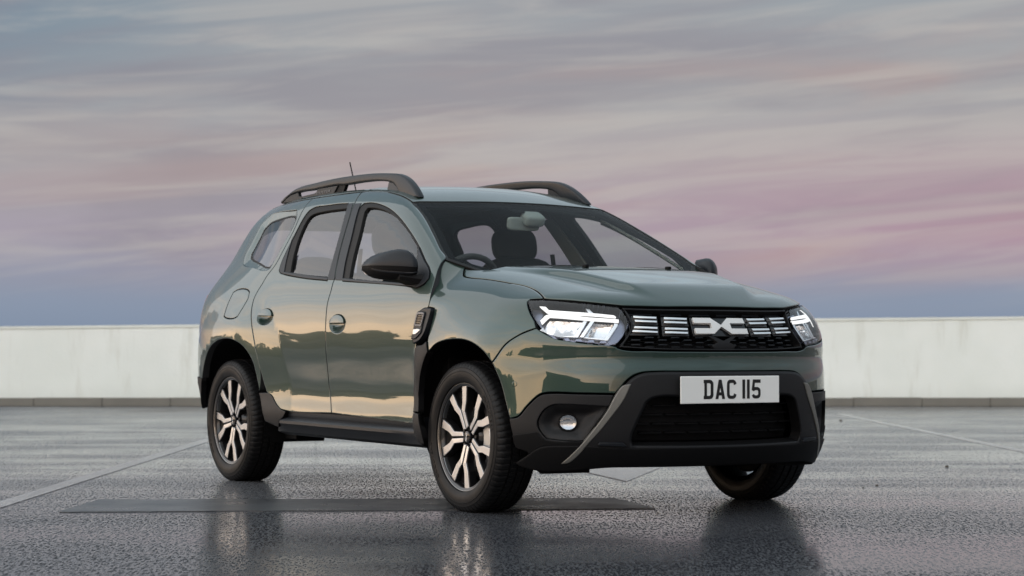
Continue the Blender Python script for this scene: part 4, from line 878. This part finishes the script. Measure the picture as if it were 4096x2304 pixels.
# sills
for sd in (-1, 1):
    prof = [(.80, .43), (.865, .425), (.872, .412), (.872, .395), (.866, .382), (.892, .376), (.905, .366), (.906, .352), (.888, .335), (.868, .305), (.83, .288), (.60, .285)]
    rings = []
    for x, f in ((-2.02, .0), (-1.98, .6), (-1.90, 1), (-1.2, 1), (-.66, 1), (-.52, .55), (-.40, .15)):
        rings.append(np.array([(x, sd*(a if b > .378 or b < .33 else .868+(a-.868)*f), b-.012*(x+2.02)/1.6+(0 if b > .378 else -.004)) for a, b in prof]))
    loft('sill', car, rings, plastm, label=None, sharp=25)
    # wheel housings
    for cx, r in ((0, .470), (-2.67, .485)):
        a1_ = R(192 if cx == 0 else 166); rg = []
        for q in np.linspace(R(-12), a1_, 40):
            hx, hz = cx+r*math.cos(q), .335+r*math.sin(q); wo_ = float(march(phi_low if cx == 0 else phi_up, np.array([[hx, 1.6, hz]]), [0, -1, 0], 0, 1.5)[0, 1])-.045
            rg.append(np.array([(hx, sd*.52, hz), (hx, sd*max(wo_, .54), hz)]))
        loft('wheel_housing', car, rg, black, closed=False, caps=False)
        t = np.linspace(R(-12), a1_, 40); P = np.stack([cx+r*np.cos(t), .335+r*np.sin(t)], 1)
        extrude('housing_wall', car, P, black, lambda q: np.stack([q[:, 0], np.full(len(q), sd*.52), q[:, 1]], 1), (0, -sd*.01, 0))
    # rear bumper end and tail lamp
    rb = [q3(SIDE, x, z) for x, z in ((-3.014, .571), (-3.335, .571), (-3.35, .48), (-3.33, .41), (-3.17, .395), (-3.125, .40), (-3.06, .48))]
    panel('rear_bumper_end', car, SIDE, rb, plast, sd, off=.003, back=black, gap=0)
    tl = [(.58, .80), (.70, .79), (.785, .82), (.80, 1.0), (.76, 1.10), (.66, 1.10), (.58, 1.02)]
# tail end
rp3 = SIDE.to3(np.array(tail)); half = [(p[1], p[2]) for p in rp3]
tgP = np.array([(0.2, .585)]+half+[(.40, 1.53), (.2, 1.545)])
tw = np.array([(.2, 1.10), (.50, 1.11), (.57, 1.15), (.55, 1.28), (.50, 1.40), (.44, 1.455), (.2, 1.475)])
tg = panel('tailgate', car, REAR, full(tgP), paint, 0, holes=[full(tw)], back=trimdk, step=.04, depth=.03)
panel('rear_glass', tg, REAR, full(tw), glassd, 0, gap=.002, off=-.004, depth=.004, round_=0, step=.05)
rb3 = [(.2, .575), (.74, .575), (.74, .44), (.5, .36), (.2, .36)]
panel('rear_bumper', car, REAR, full(np.array(rb3)), plast, 0, off=.002, back=black, step=.05)
for sd in (-1, 1):
    tl = [q3(SIDE, x, z) for x, z in ((-3.325, .80), (-3.33, .98), (-3.30, 1.08), (-3.235, 1.06), (-3.255, .86), (-3.27, .80))]
    panel('tail_lamp', car, SIDE, tl, tailm, sd, off=.010, depth=.03, gap=.003)
    tl2 = np.array([(.58, .80), (.73, .80), (.75, .98), (.72, 1.06), (.60, 1.06)])
    panel('tail_lamp', car, REAR, tl2, tailm, sd, off=.008, depth=.03, gap=.003)
# ------------------------------------------------------------------ wheels
TY = []
for a, r in ((-.080, .246), (-.098, .249), (-.1065, .266), (-.109, .285), (-.1075, .296), (-.1090, .2972), (-.1088, .2990), (-.1066, .3002), (-.1035, .312), (-.1050, .3132), (-.1045, .3150), (-.1022, .3162), (-.096, .330), (-.088, .3385), (-.070, .3435), (-.045, .3450), (-.0445, .3370), (-.0365, .3370), (-.036, .3452), (-.0055, .3455), (-.005, .3375), (.005, .3375), (.0055, .3455), (.036, .3452), (.0365, .3370), (.0445, .3370), (.045, .3450), (.070, .3435), (.088, .3385), (.096, .330), (.1022, .3162), (.1045, .3150), (.1050, .3132), (.1035, .312), (.1066, .3002), (.1088, .2990), (.1090, .2972), (.1075, .296), (.109, .285), (.1065, .266), (.098, .249), (.080, .246)): TY.append((a, r))
def tyre_mesh():
    n = 432; V = []; F = []; k = len(TY)
    for i in range(n):
        t = 2*math.pi*i/n
        for j, (a, r) in enumerate(TY):
            rr = r
            if r > .325:
                ph = (i+(int(abs(a)*60)))%6
                if abs(a) > .06: rr -= .0055 if ph == 0 else 0
                elif r > .344: rr -= .004 if ph == 0 else 0
            V.append((rr*math.cos(t), a, rr*math.sin(t)))
    for i in range(n):
        for j in range(k-1): F.append((i*k+j, i*k+j+1, ((i+1) % n)*k+j+1, ((i+1) % n)*k+j))
    me = mesh('tyre', V, F); import bmesh
    bm = bmesh.new(); bm.from_mesh(me); bmesh.ops.recalc_face_normals(bm, faces=bm.faces[:]); bm.to_mesh(me); bm.free()
    me.polygons.foreach_set('use_smooth', [True]*len(me.polygons)); me.set_sharp_from_angle(angle=R(32)); me.materials.append(rubber); return me
tyre_me = tyre_mesh()
def text_mesh(txt, size, bend_r=None, mid=math.pi/2, depth=.0012):
    cu = bpy.data.curves.new('t', 'FONT'); cu.body = txt; cu.size = size; cu.align_x = 'CENTER'; cu.extrude = depth; cu.offset = size*.018; cu.space_character = 1.12
    o = bpy.data.objects.new('t', cu); COL.objects.link(o); bpy.context.view_layer.update()
    me = bpy.data.meshes.new_from_object(o); bpy.data.objects.remove(o); me.materials.clear(); return me
def rim_arm(sx):
    # one arm of a Y spoke in the wheel plane: along +u (radius), sideways v
    return np.array([(.052, .004), (.120, .0065), (.134, .013), (.158, .030), (.216, .060), (.2235, .038), (.2265, .022)][:0]+[(.040, .0045), (.130, .0055), (.156, .0240), (.2400, .0530), (.2275, .0910), (.148, .0550), (.113, .0265), (.044, .0225)])*[1, sx]
def lug(): return
def make_wheel(cx, sd, phi0, brake):
    wl = bpy.data.objects.new('wheel', None)
    rim = [(-.086, .232), (-.092, .246), (-.084, .2465), (-.078, .238), (-.060, .229), (.03, .222), (.08, .224)]
    wo = turned('wheel', car, rim, rimdark, n=72); loc = Vector((cx, sd*.775, .3395)) - car.location*1
    wo.location = loc; wo.rotation_euler = (0, 0, 0 if sd < 0 else math.pi)
    t = link('tyre', tyre_me, None, wo)
    face = -.080
    # bright lip
    turned('rim_lip', wo, [(-.0890, .2405), (-.0915, .2440), (-.0915, .2455), (-.089, .2470)], discm, n=72)
    for k in range(5):
        an = phi0+k*2*math.pi/5; ca, sa = math.cos(an), math.sin(an)
        for sx in (1, -1):
            P = rim_arm(sx); rm = lambda q: np.stack([q[:, 0]*ca-q[:, 1]*sa, np.full(len(q), face)+.030*np.clip(1-q[:, 0]/.16, 0, 1)*0+.012*np.clip((.12-q[:, 0])/.12, 0, 1), q[:, 0]*sa+q[:, 1]*ca], 1)
            extrude('spoke_face', wo, P, silver, rm, (0, .004, 0), bev=.0012)
            Pb = ccw(inset(ccw(P), -.0028)); rb_ = lambda q: rm(q)+[0, .0035, 0]
            extrude('spoke', wo, Pb, rimdark, rb_, (0, .040, 0), bev=.003)
        t_ = np.linspace(R(23), R(49), 9); P = np.concatenate([np.stack([.2425*np.cos(t_), .2425*np.sin(t_)], 1), np.stack([.2300*np.cos(t_[::-1]), .2300*np.sin(t_[::-1])], 1)])
        extrude('rim_arc', wo, P, silver, lambda q: np.stack([q[:, 0]*ca-q[:, 1]*sa, np.full(len(q), face-.001), q[:, 0]*sa+q[:, 1]*ca], 1), (0, .03, 0), bev=.001)
        # pocket web between neighbouring spokes near the lip
        am = an+math.pi/5; t_ = np.linspace(-.20, .20, 7); P = np.concatenate([np.stack([.2345*np.cos(t_), .2345*np.sin(t_)], 1), np.stack([.165*np.cos(t_[::-1]*.62), .165*np.sin(t_[::-1]*.62)], 1)])
        cb_, sb_ = math.cos(an), math.sin(an)
        extrude('spoke_web', wo, P, rimdark, lambda q: np.stack([q[:, 0]*cb_-q[:, 1]*sb_, np.full(len(q), face+.026), q[:, 0]*sb_+q[:, 1]*cb_], 1), (0, .02, 0))
        aa = an+math.pi/5; nx_, nz_ = .057*math.cos(aa), .057*math.sin(aa)
        turned('wheel_nut', wo, [(-.064, .001), (-.064, .0085), (-.058, .0105), (-.03, .0105)], rimdark, (nx_, 0, nz_), n=6, smooth=False)
    turned('brake_shield', wo, [(.028, .001), (.028, .205), (.034, .205), (.034, .001)], black, n=48)
    turned('hub_plate', wo, [(-.052, .001), (-.052, .070), (-.030, .085), (-.01, .09)], rimdark, n=40)
    turned('hub_cap', wo, [(-.079, .001), (-.0785, .018), (-.076, .026), (-.070, .0285), (-.04, .029)], gloss, n=36)
    e = (tp-[0, .8435])*.135; cw = math.cos(.35)
    extrude('cap_emblem', wo, e, emblem, lambda q: np.stack([q[:, 0]*.2-q[:, 1]*.98, np.full(len(q), -.0795), q[:, 0]*.98+q[:, 1]*.2], 1), (0, .0015, 0))
    turned('brake_disc', wo, [(-.018, .06), (-.018, .138), (.004, .138), (.004, .06)], discm, n=60)
    if brake:
        t_ = np.linspace(-.42, .42, 9); P = np.concatenate([np.stack([.165*np.cos(t_), .165*np.sin(t_)], 1), np.stack([.105*np.cos(t_[::-1]), .105*np.sin(t_[::-1])], 1)])
        s_ = 1
        extrude('caliper', wo, P, calm, lambda q: np.stack([s_*q[:, 0], np.full(len(q), -.050), q[:, 1]-.005], 1), (0, .07, 0), bev=.006)
    for mid in (math.radians(205), math.radians(25)):
        me = text_mesh('GOODYEAR', .030)
        for v in me.vertices:
            a = mid-v.co.x/.288; r_ = .277+v.co.y; f = np.interp(r_, [.262, .285, .312], [.1065, .109, .1035]); v.co = (r_*math.cos(a), -f-.0012+v.co.z, r_*math.sin(a)) if False else (-r_*math.cos(math.pi-a), -f-.0004-v.co.z, r_*math.sin(math.pi-a)) if False else (r_*math.cos(a), -f-.0006-v.co.z, r_*math.sin(a))
        link('tyre_lettering', me, rubber, wo)
    return wo
for cx, brake, p0 in ((0, True, 111), (-2.673, False, 119)):
    for sd in (-1, 1): make_wheel(cx, sd, R(p0), brake)
# ------------------------------------------------------------------ door mirrors
for sd in (-1, 1):
    mroot = None
    # s runs inboard -> outboard; (y, x centre, z top, z crease, z bottom, depth front, depth back)
    ST = [(.905, -.425, 1.150, 1.118, 1.088, .040, .02), (.915, -.425, 1.172, 1.119, 1.076, .062, .055), (.935, -.430, 1.193, 1.121, 1.064, .078, .075), (.960, -.437, 1.206, 1.122, 1.058, .087, .078), (.99, -.446, 1.209, 1.124, 1.056, .090, .080), (1.02, -.456, 1.206, 1.126, 1.058, .089, .080), (1.06, -.470, 1.198, 1.128, 1.062, .083, .078), (1.10, -.486, 1.184, 1.130, 1.070, .072, .073), (1.13, -.500, 1.166, 1.131, 1.082, .058, .066), (1.15, -.510, 1.148, 1.132, 1.098, .040, .055), (1.158, -.515, 1.136, 1.132, 1.116, .020, .045)]
    ST = [(.85+(q[0]-.905)*.67, q[1]-((.905+(q[0]-.905)*.84)-(.85+(q[0]-.905)*.67))*1.68, q[2]+.007, q[3]+.007, q[4]+.007, *q[5:]) for q in ST]
    def ringm(st, part):
        y, xc, zt, zc, zb, df, dbk = st
        if part == 'cap':   # rounded cowl from the crease up and over to the glass
            t = np.linspace(0, 1, 12); a = t*math.pi/2
            fx = xc+df*np.cos(a)**.8; fz = zc+(zt-zc)*np.sin(a)**.85
            top = [(fx[i], fz[i]) for i in range(12)]+[(xc-dbk, zt-.006), (xc-dbk-.004, zc)]
            return np.array([(x, sd*y, z) for x, z in top])
        z1 = zc-(zc-zb)*.52
        low = [(xc+df, zc-.001), (xc+df*.90, z1), (xc+df*.86, z1-.004), (xc+df*.60, zb+.006), (xc+df*.2, zb), (xc-dbk*.7, zb+.004), (xc-dbk-.004, zc-.02), (xc-dbk-.004, zc-.001)]
        return np.array([(x, sd*y, z) for x, z in low])
    mr = loft('door_mirror', car, [ringm(s, 'cap') for s in ST], plastm, sharp=50)
    def low2(s): return ringm(s, 'low')
    loft('mirror_base', mr, [low2(s) for s in ST], black, sharp=35)
    # slim light band between cowl and lower shell
    band = [np.array([(xc+df*k, sd*(y), z) for k, z in ((.995, zc-(zc-zb)*.40), (1.0, zc-(zc-zb)*.46), (.93, zc-(zc-zb)*.54), (.80, zc-(zc-zb)*.50))]) for y, xc, zt, zc, zb, df, dbk in ST[1:-1]]
    loft('mirror_band', mr, band, plastm)
    g_ = [np.array([(xc-dbk-.006, sd*y, z) for z in (zb+.012, zt-.014)]) for y, xc, zt, zc, zb, df, dbk in ST[2:-1]]
    loft('mirror_glass', mr, g_, chrome, closed=False, caps=False)
    # arm from the door's sail panel
    arm = [np.array([(xx+u*dx_, sd*yy, zz+v*dz_) for u, v in ((-1, -1), (1, -.9), (1.2, 0), (1, .8), (-1, .6), (-1.2, 0))]) for xx, yy, zz, dx_, dz_ in ((-.50, .780, 1.066, .075, .036), (-.51, .83, 1.066, .072, .032), (-.53, .88, 1.076, .055, .022), (-.55, .93, 1.084, .04, .016))]
    loft('mirror_arm', mr, arm, black)
    panel('mirror_sail', mr, SIDE, A['mirror_sail'], plastm, sd, gap=.001, off=.004, depth=.02, round_=.004, edge=.8)
    rim_ = ccw(poly_smooth(A['mirror_sail'], .01))
# ------------------------------------------------------------------ roof rails
letterm = mat('raised_grey_letter', (.07, .07, .075), .4)
for sd in (-1, 1):
    def rail3(y0, y1):
        return lambda q: np.stack([q[:, 0], sd*(y0+(y1-y0)*np.clip((q[:, 0]+2.8)/1.7, 0, 1)*0+(q[:, 1]-1.6)*-.18), q[:, 1]], 1)
    rb_ = extrude('roof_rail', car, poly_smooth(A['rail_bar'], .03, 50), plastm, rail3(.515, .515), (0, -sd*.042, 0), bev=.011, smooth=True)
    extrude('rail_foot', rb_, A['rail_foot'], plastm, rail3(.509, .509), (0, -sd*.03, 0), bev=.002)
    extrude('rail_plate', rb_, A['rail_plate'], plast, rail3(.511, .511), (0, -sd*.02, 0), bev=.003)
    extrude('rail_post', rb_, A['rail_post'], black, rail3(.503, .503), (0, -sd*.02, 0), bev=.002)
    T = A['rail_text']; me = text_mesh('DUSTER', .026, depth=.0008); xs = [v.co.x for v in me.vertices]; wd_ = max(xs)-min(xs); sc = .175/wd_
    for v in me.vertices:
        u = v.co.x*sc; c_ = (T[0]+T[1])/2; sl_ = (T[1][1]-T[0][1])/(T[1][0]-T[0][0])
        x = c_[0]+u*(1 if sd < 0 else -1); z = c_[1]-.004+v.co.y*.75+sl_*(x-c_[0])
        v.co = (x, sd*(.5118+(z-1.6)*-.18)+sd*(.0005+v.co.z), z)
    link('rail_lettering', me, letterm, rb_)
# aerial at the back of the roof
def rod(name, parent, pts, m, n=8):
    rings = []
    for i, (p, r) in enumerate(pts):
        p = np.array(p); q = np.array(pts[min(i+1, len(pts)-1)][0]); o = np.array(pts[max(i-1, 0)][0]); t = q-o; t = t/np.linalg.norm(t)
        a = np.cross(t, [0, 1, 0]); a /= np.linalg.norm(a); b = np.cross(t, a); rings.append(np.array([p+r*(math.cos(u)*a+math.sin(u)*b) for u in np.linspace(0, 2*math.pi, n, endpoint=False)]))
    return loft(name, parent, rings, m)
AB = (-2.80, 0, 1.617); AT = (-2.915, 0, 1.863)
la = lambda t, k=0: tuple(AB[i]+(AT[i]-AB[i])*t for i in range(3))
rod('aerial', car, [(la(0), .016), (la(.05), .012), (la(.08), .007), (la(.16), .0055), (la(.2), .0035)]+[(la(.2+.76*i/24), .0034+.0009*(i % 2)) for i in range(1, 25)]+[(la(.97), .0045), (la(1), .004)], black)
# wipers
for y0, y1, x0, x1 in ((-.52, .12, -.245, -.205), (.02, .60, -.15, -.26)):
    P = []
    for t in np.linspace(0, 1, 9):
        y = y0+(y1-y0)*t; p = march(phi_up, np.array([[1.2, abs(y), 1.118+.012*math.sin(t*3.1)]]), [-1, 0, 0], 0, 2.2)[0]; P.append(((p[0]+.012, y, p[2]+.008), .006 if 0 < t < 1 else .004))
    rod('wiper', car, P, black)
# ------------------------------------------------------------------ cabin
dash = np.array([(-.36, 1.085), (-.52, 1.115), (-.68, 1.105), (-.78, 1.06), (-.80, .95), (-.72, .62), (-.36, .62)])
extrude('dashboard', car, dash, trimdk, lambda q: np.stack([q[:, 0], np.full(len(q), -.74), q[:, 1]], 1), (0, 1.48, 0), bev=.02, smooth=True)
def torus(name, parent, c, r, rr, m, tilt):
    V = []; F = []; n, k = 48, 12
    for i in range(n):
        for j in range(k):
            a, b = 2*math.pi*i/n, 2*math.pi*j/k; V.append(((rr*math.sin(b)), (r+rr*math.cos(b))*math.cos(a), (r+rr*math.cos(b))*math.sin(a)))
    for i in range(n):
        for j in range(k): F.append((i*k+j, ((i+1) % n)*k+j, ((i+1) % n)*k+(j+1) % k, i*k+(j+1) % k))
    M = Matrix.Translation(c) @ Matrix.Rotation(tilt, 4, 'Y'); V = [M @ Vector(v) for v in V]
    return link(name, mesh(name, V, F, True), m, parent)
sw = torus('steering_wheel', car, (-.86, -.37, 1.035), .185, .016, trimdk, R(24))
box('wheel_boss', sw, (-.84, -.37, 1.03), (.05, .16, .12), trimdk, .02, Matrix.Rotation(R(24), 3, 'Y').to_euler())
for a in (0, math.pi, -math.pi/2):
    c_ = Vector((-.85, -.37, 1.03))+Matrix.Rotation(R(24), 3, 'Y') @ Vector((0, .125*math.cos(a), .125*math.sin(a)))
    box('wheel_spoke', sw, c_, (.018, .10 if abs(math.sin(a)) < .5 else .035, .035 if abs(math.sin(a)) < .5 else .10), trimdk, .006, Matrix.Rotation(R(24), 3, 'Y').to_euler())
def soft(name, parent, c, s, m, ry=0, p=3.2):
    import bmesh
    bm = bmesh.new(); bmesh.ops.create_cube(bm, size=2); bmesh.ops.subdivide_edges(bm, edges=bm.edges[:], cuts=7, use_grid_fill=True)
    for v in bm.verts:
        d = v.co.normalized(); k = (abs(d.x)**p+abs(d.y)**p+abs(d.z)**p)**(-1/p); q = d*k; v.co = Vector((q.x*s[0]/2, q.y*s[1]/2, q.z*s[2]/2))
    bm.transform(Matrix.Translation(c) @ Matrix.Rotation(ry, 4, 'Y')); me = bpy.data.meshes.new(name); bm.to_mesh(me); bm.free()
    me.polygons.foreach_set('use_smooth', [True]*len(me.polygons)); return link(name, me, m, parent)
for y in (-.37, .37):
    st = soft('front_seat', car, (-1.28, y, .60), (.56, .52, .22), seatm)
    soft('backrest', st, (-1.53, y, .92), (.20, .50, .66), seatm, R(-14), 4); soft('headrest', st, (-1.615, y, 1.315), (.12, .27, .20), seatm, R(-10), 3)
    for dy in (-.06, .06): rod('headrest_post', st, [((-1.60, y+dy, 1.15), .007), ((-1.612, y+dy, 1.28), .007)], chrome)
rs = soft('rear_seat', car, (-2.2, 0, .60), (.50, 1.30, .22), seatm)
soft('backrest', rs, (-2.45, 0, .90), (.18, 1.30, .56), seatm, R(-14), 5)
for y in (-.40, .40): soft('headrest', rs, (-2.54, y, 1.20), (.10, .26, .14), seatm, R(-10), 3)
# inside mirror, its camera pod, headlining
panel('sensor_patch', ws_obj, WS, [(-.13, 1.565), (.13, 1.565), (.075, 1.44), (-.075, 1.44)], fritm, 0, gap=0, off=-.0150, depth=.001, round_=0, step=.05)
rmir = soft('inside_mirror', car, (-.885, -.015, 1.383), (.035, .185, .070), trimlt, R(6), 6)
soft('mirror_pod', rmir, (-.865, .030, 1.408), (.09, .12, .062), trimlt, R(28), 4)
hl3 = [(-1.02, .53), (-1.2, .525), (-1.6, .52), (-2.2, .53), (-2.8, .50), (-2.95, .46)]
panel('headlining', car, TOP, np.array([(x, -wv) for x, wv in hl3]+[(x, wv) for x, wv in hl3[::-1]]), trimlt, 0, off=-.045, depth=.01, gap=0, round_=0, step=.06)
for sd in (-1, 1):   # inner A-pillar and B-pillar mouldings, seat belt
    fdp = A['front_door']; ap = fdp[28:34]; P = np.concatenate([ap+[-.012, -.004], (ap+[-.060, -.050])[::-1]])
    panel('inner_pillar', car, SIDE, P, trimlt, sd, off=-.05, depth=.012, gap=0, round_=0, step=.03)
    P = np.array([(-1.36, .80), (-1.47, 1.05), (-1.57, 1.24), (-1.68, 1.24), (-1.60, 1.05), (-1.52, .80)])
    panel('inner_pillar', car, SIDE, P, trimlt, sd, off=-.048, depth=.012, gap=0, round_=0, step=.03)
    b0, b1 = (-1.58, sd*.60, 1.27), (-1.56, sd*.66, .75); loft('seat_belt', car, [np.array([(b0[0]-.024, b0[1]-.004*sd, b0[2]), (b0[0]+.024, b0[1]-.004*sd, b0[2])]), np.array([(b1[0]-.024, b1[1], b1[2]), (b1[0]+.024, b1[1], b1[2])])], black, closed=False, caps=False)
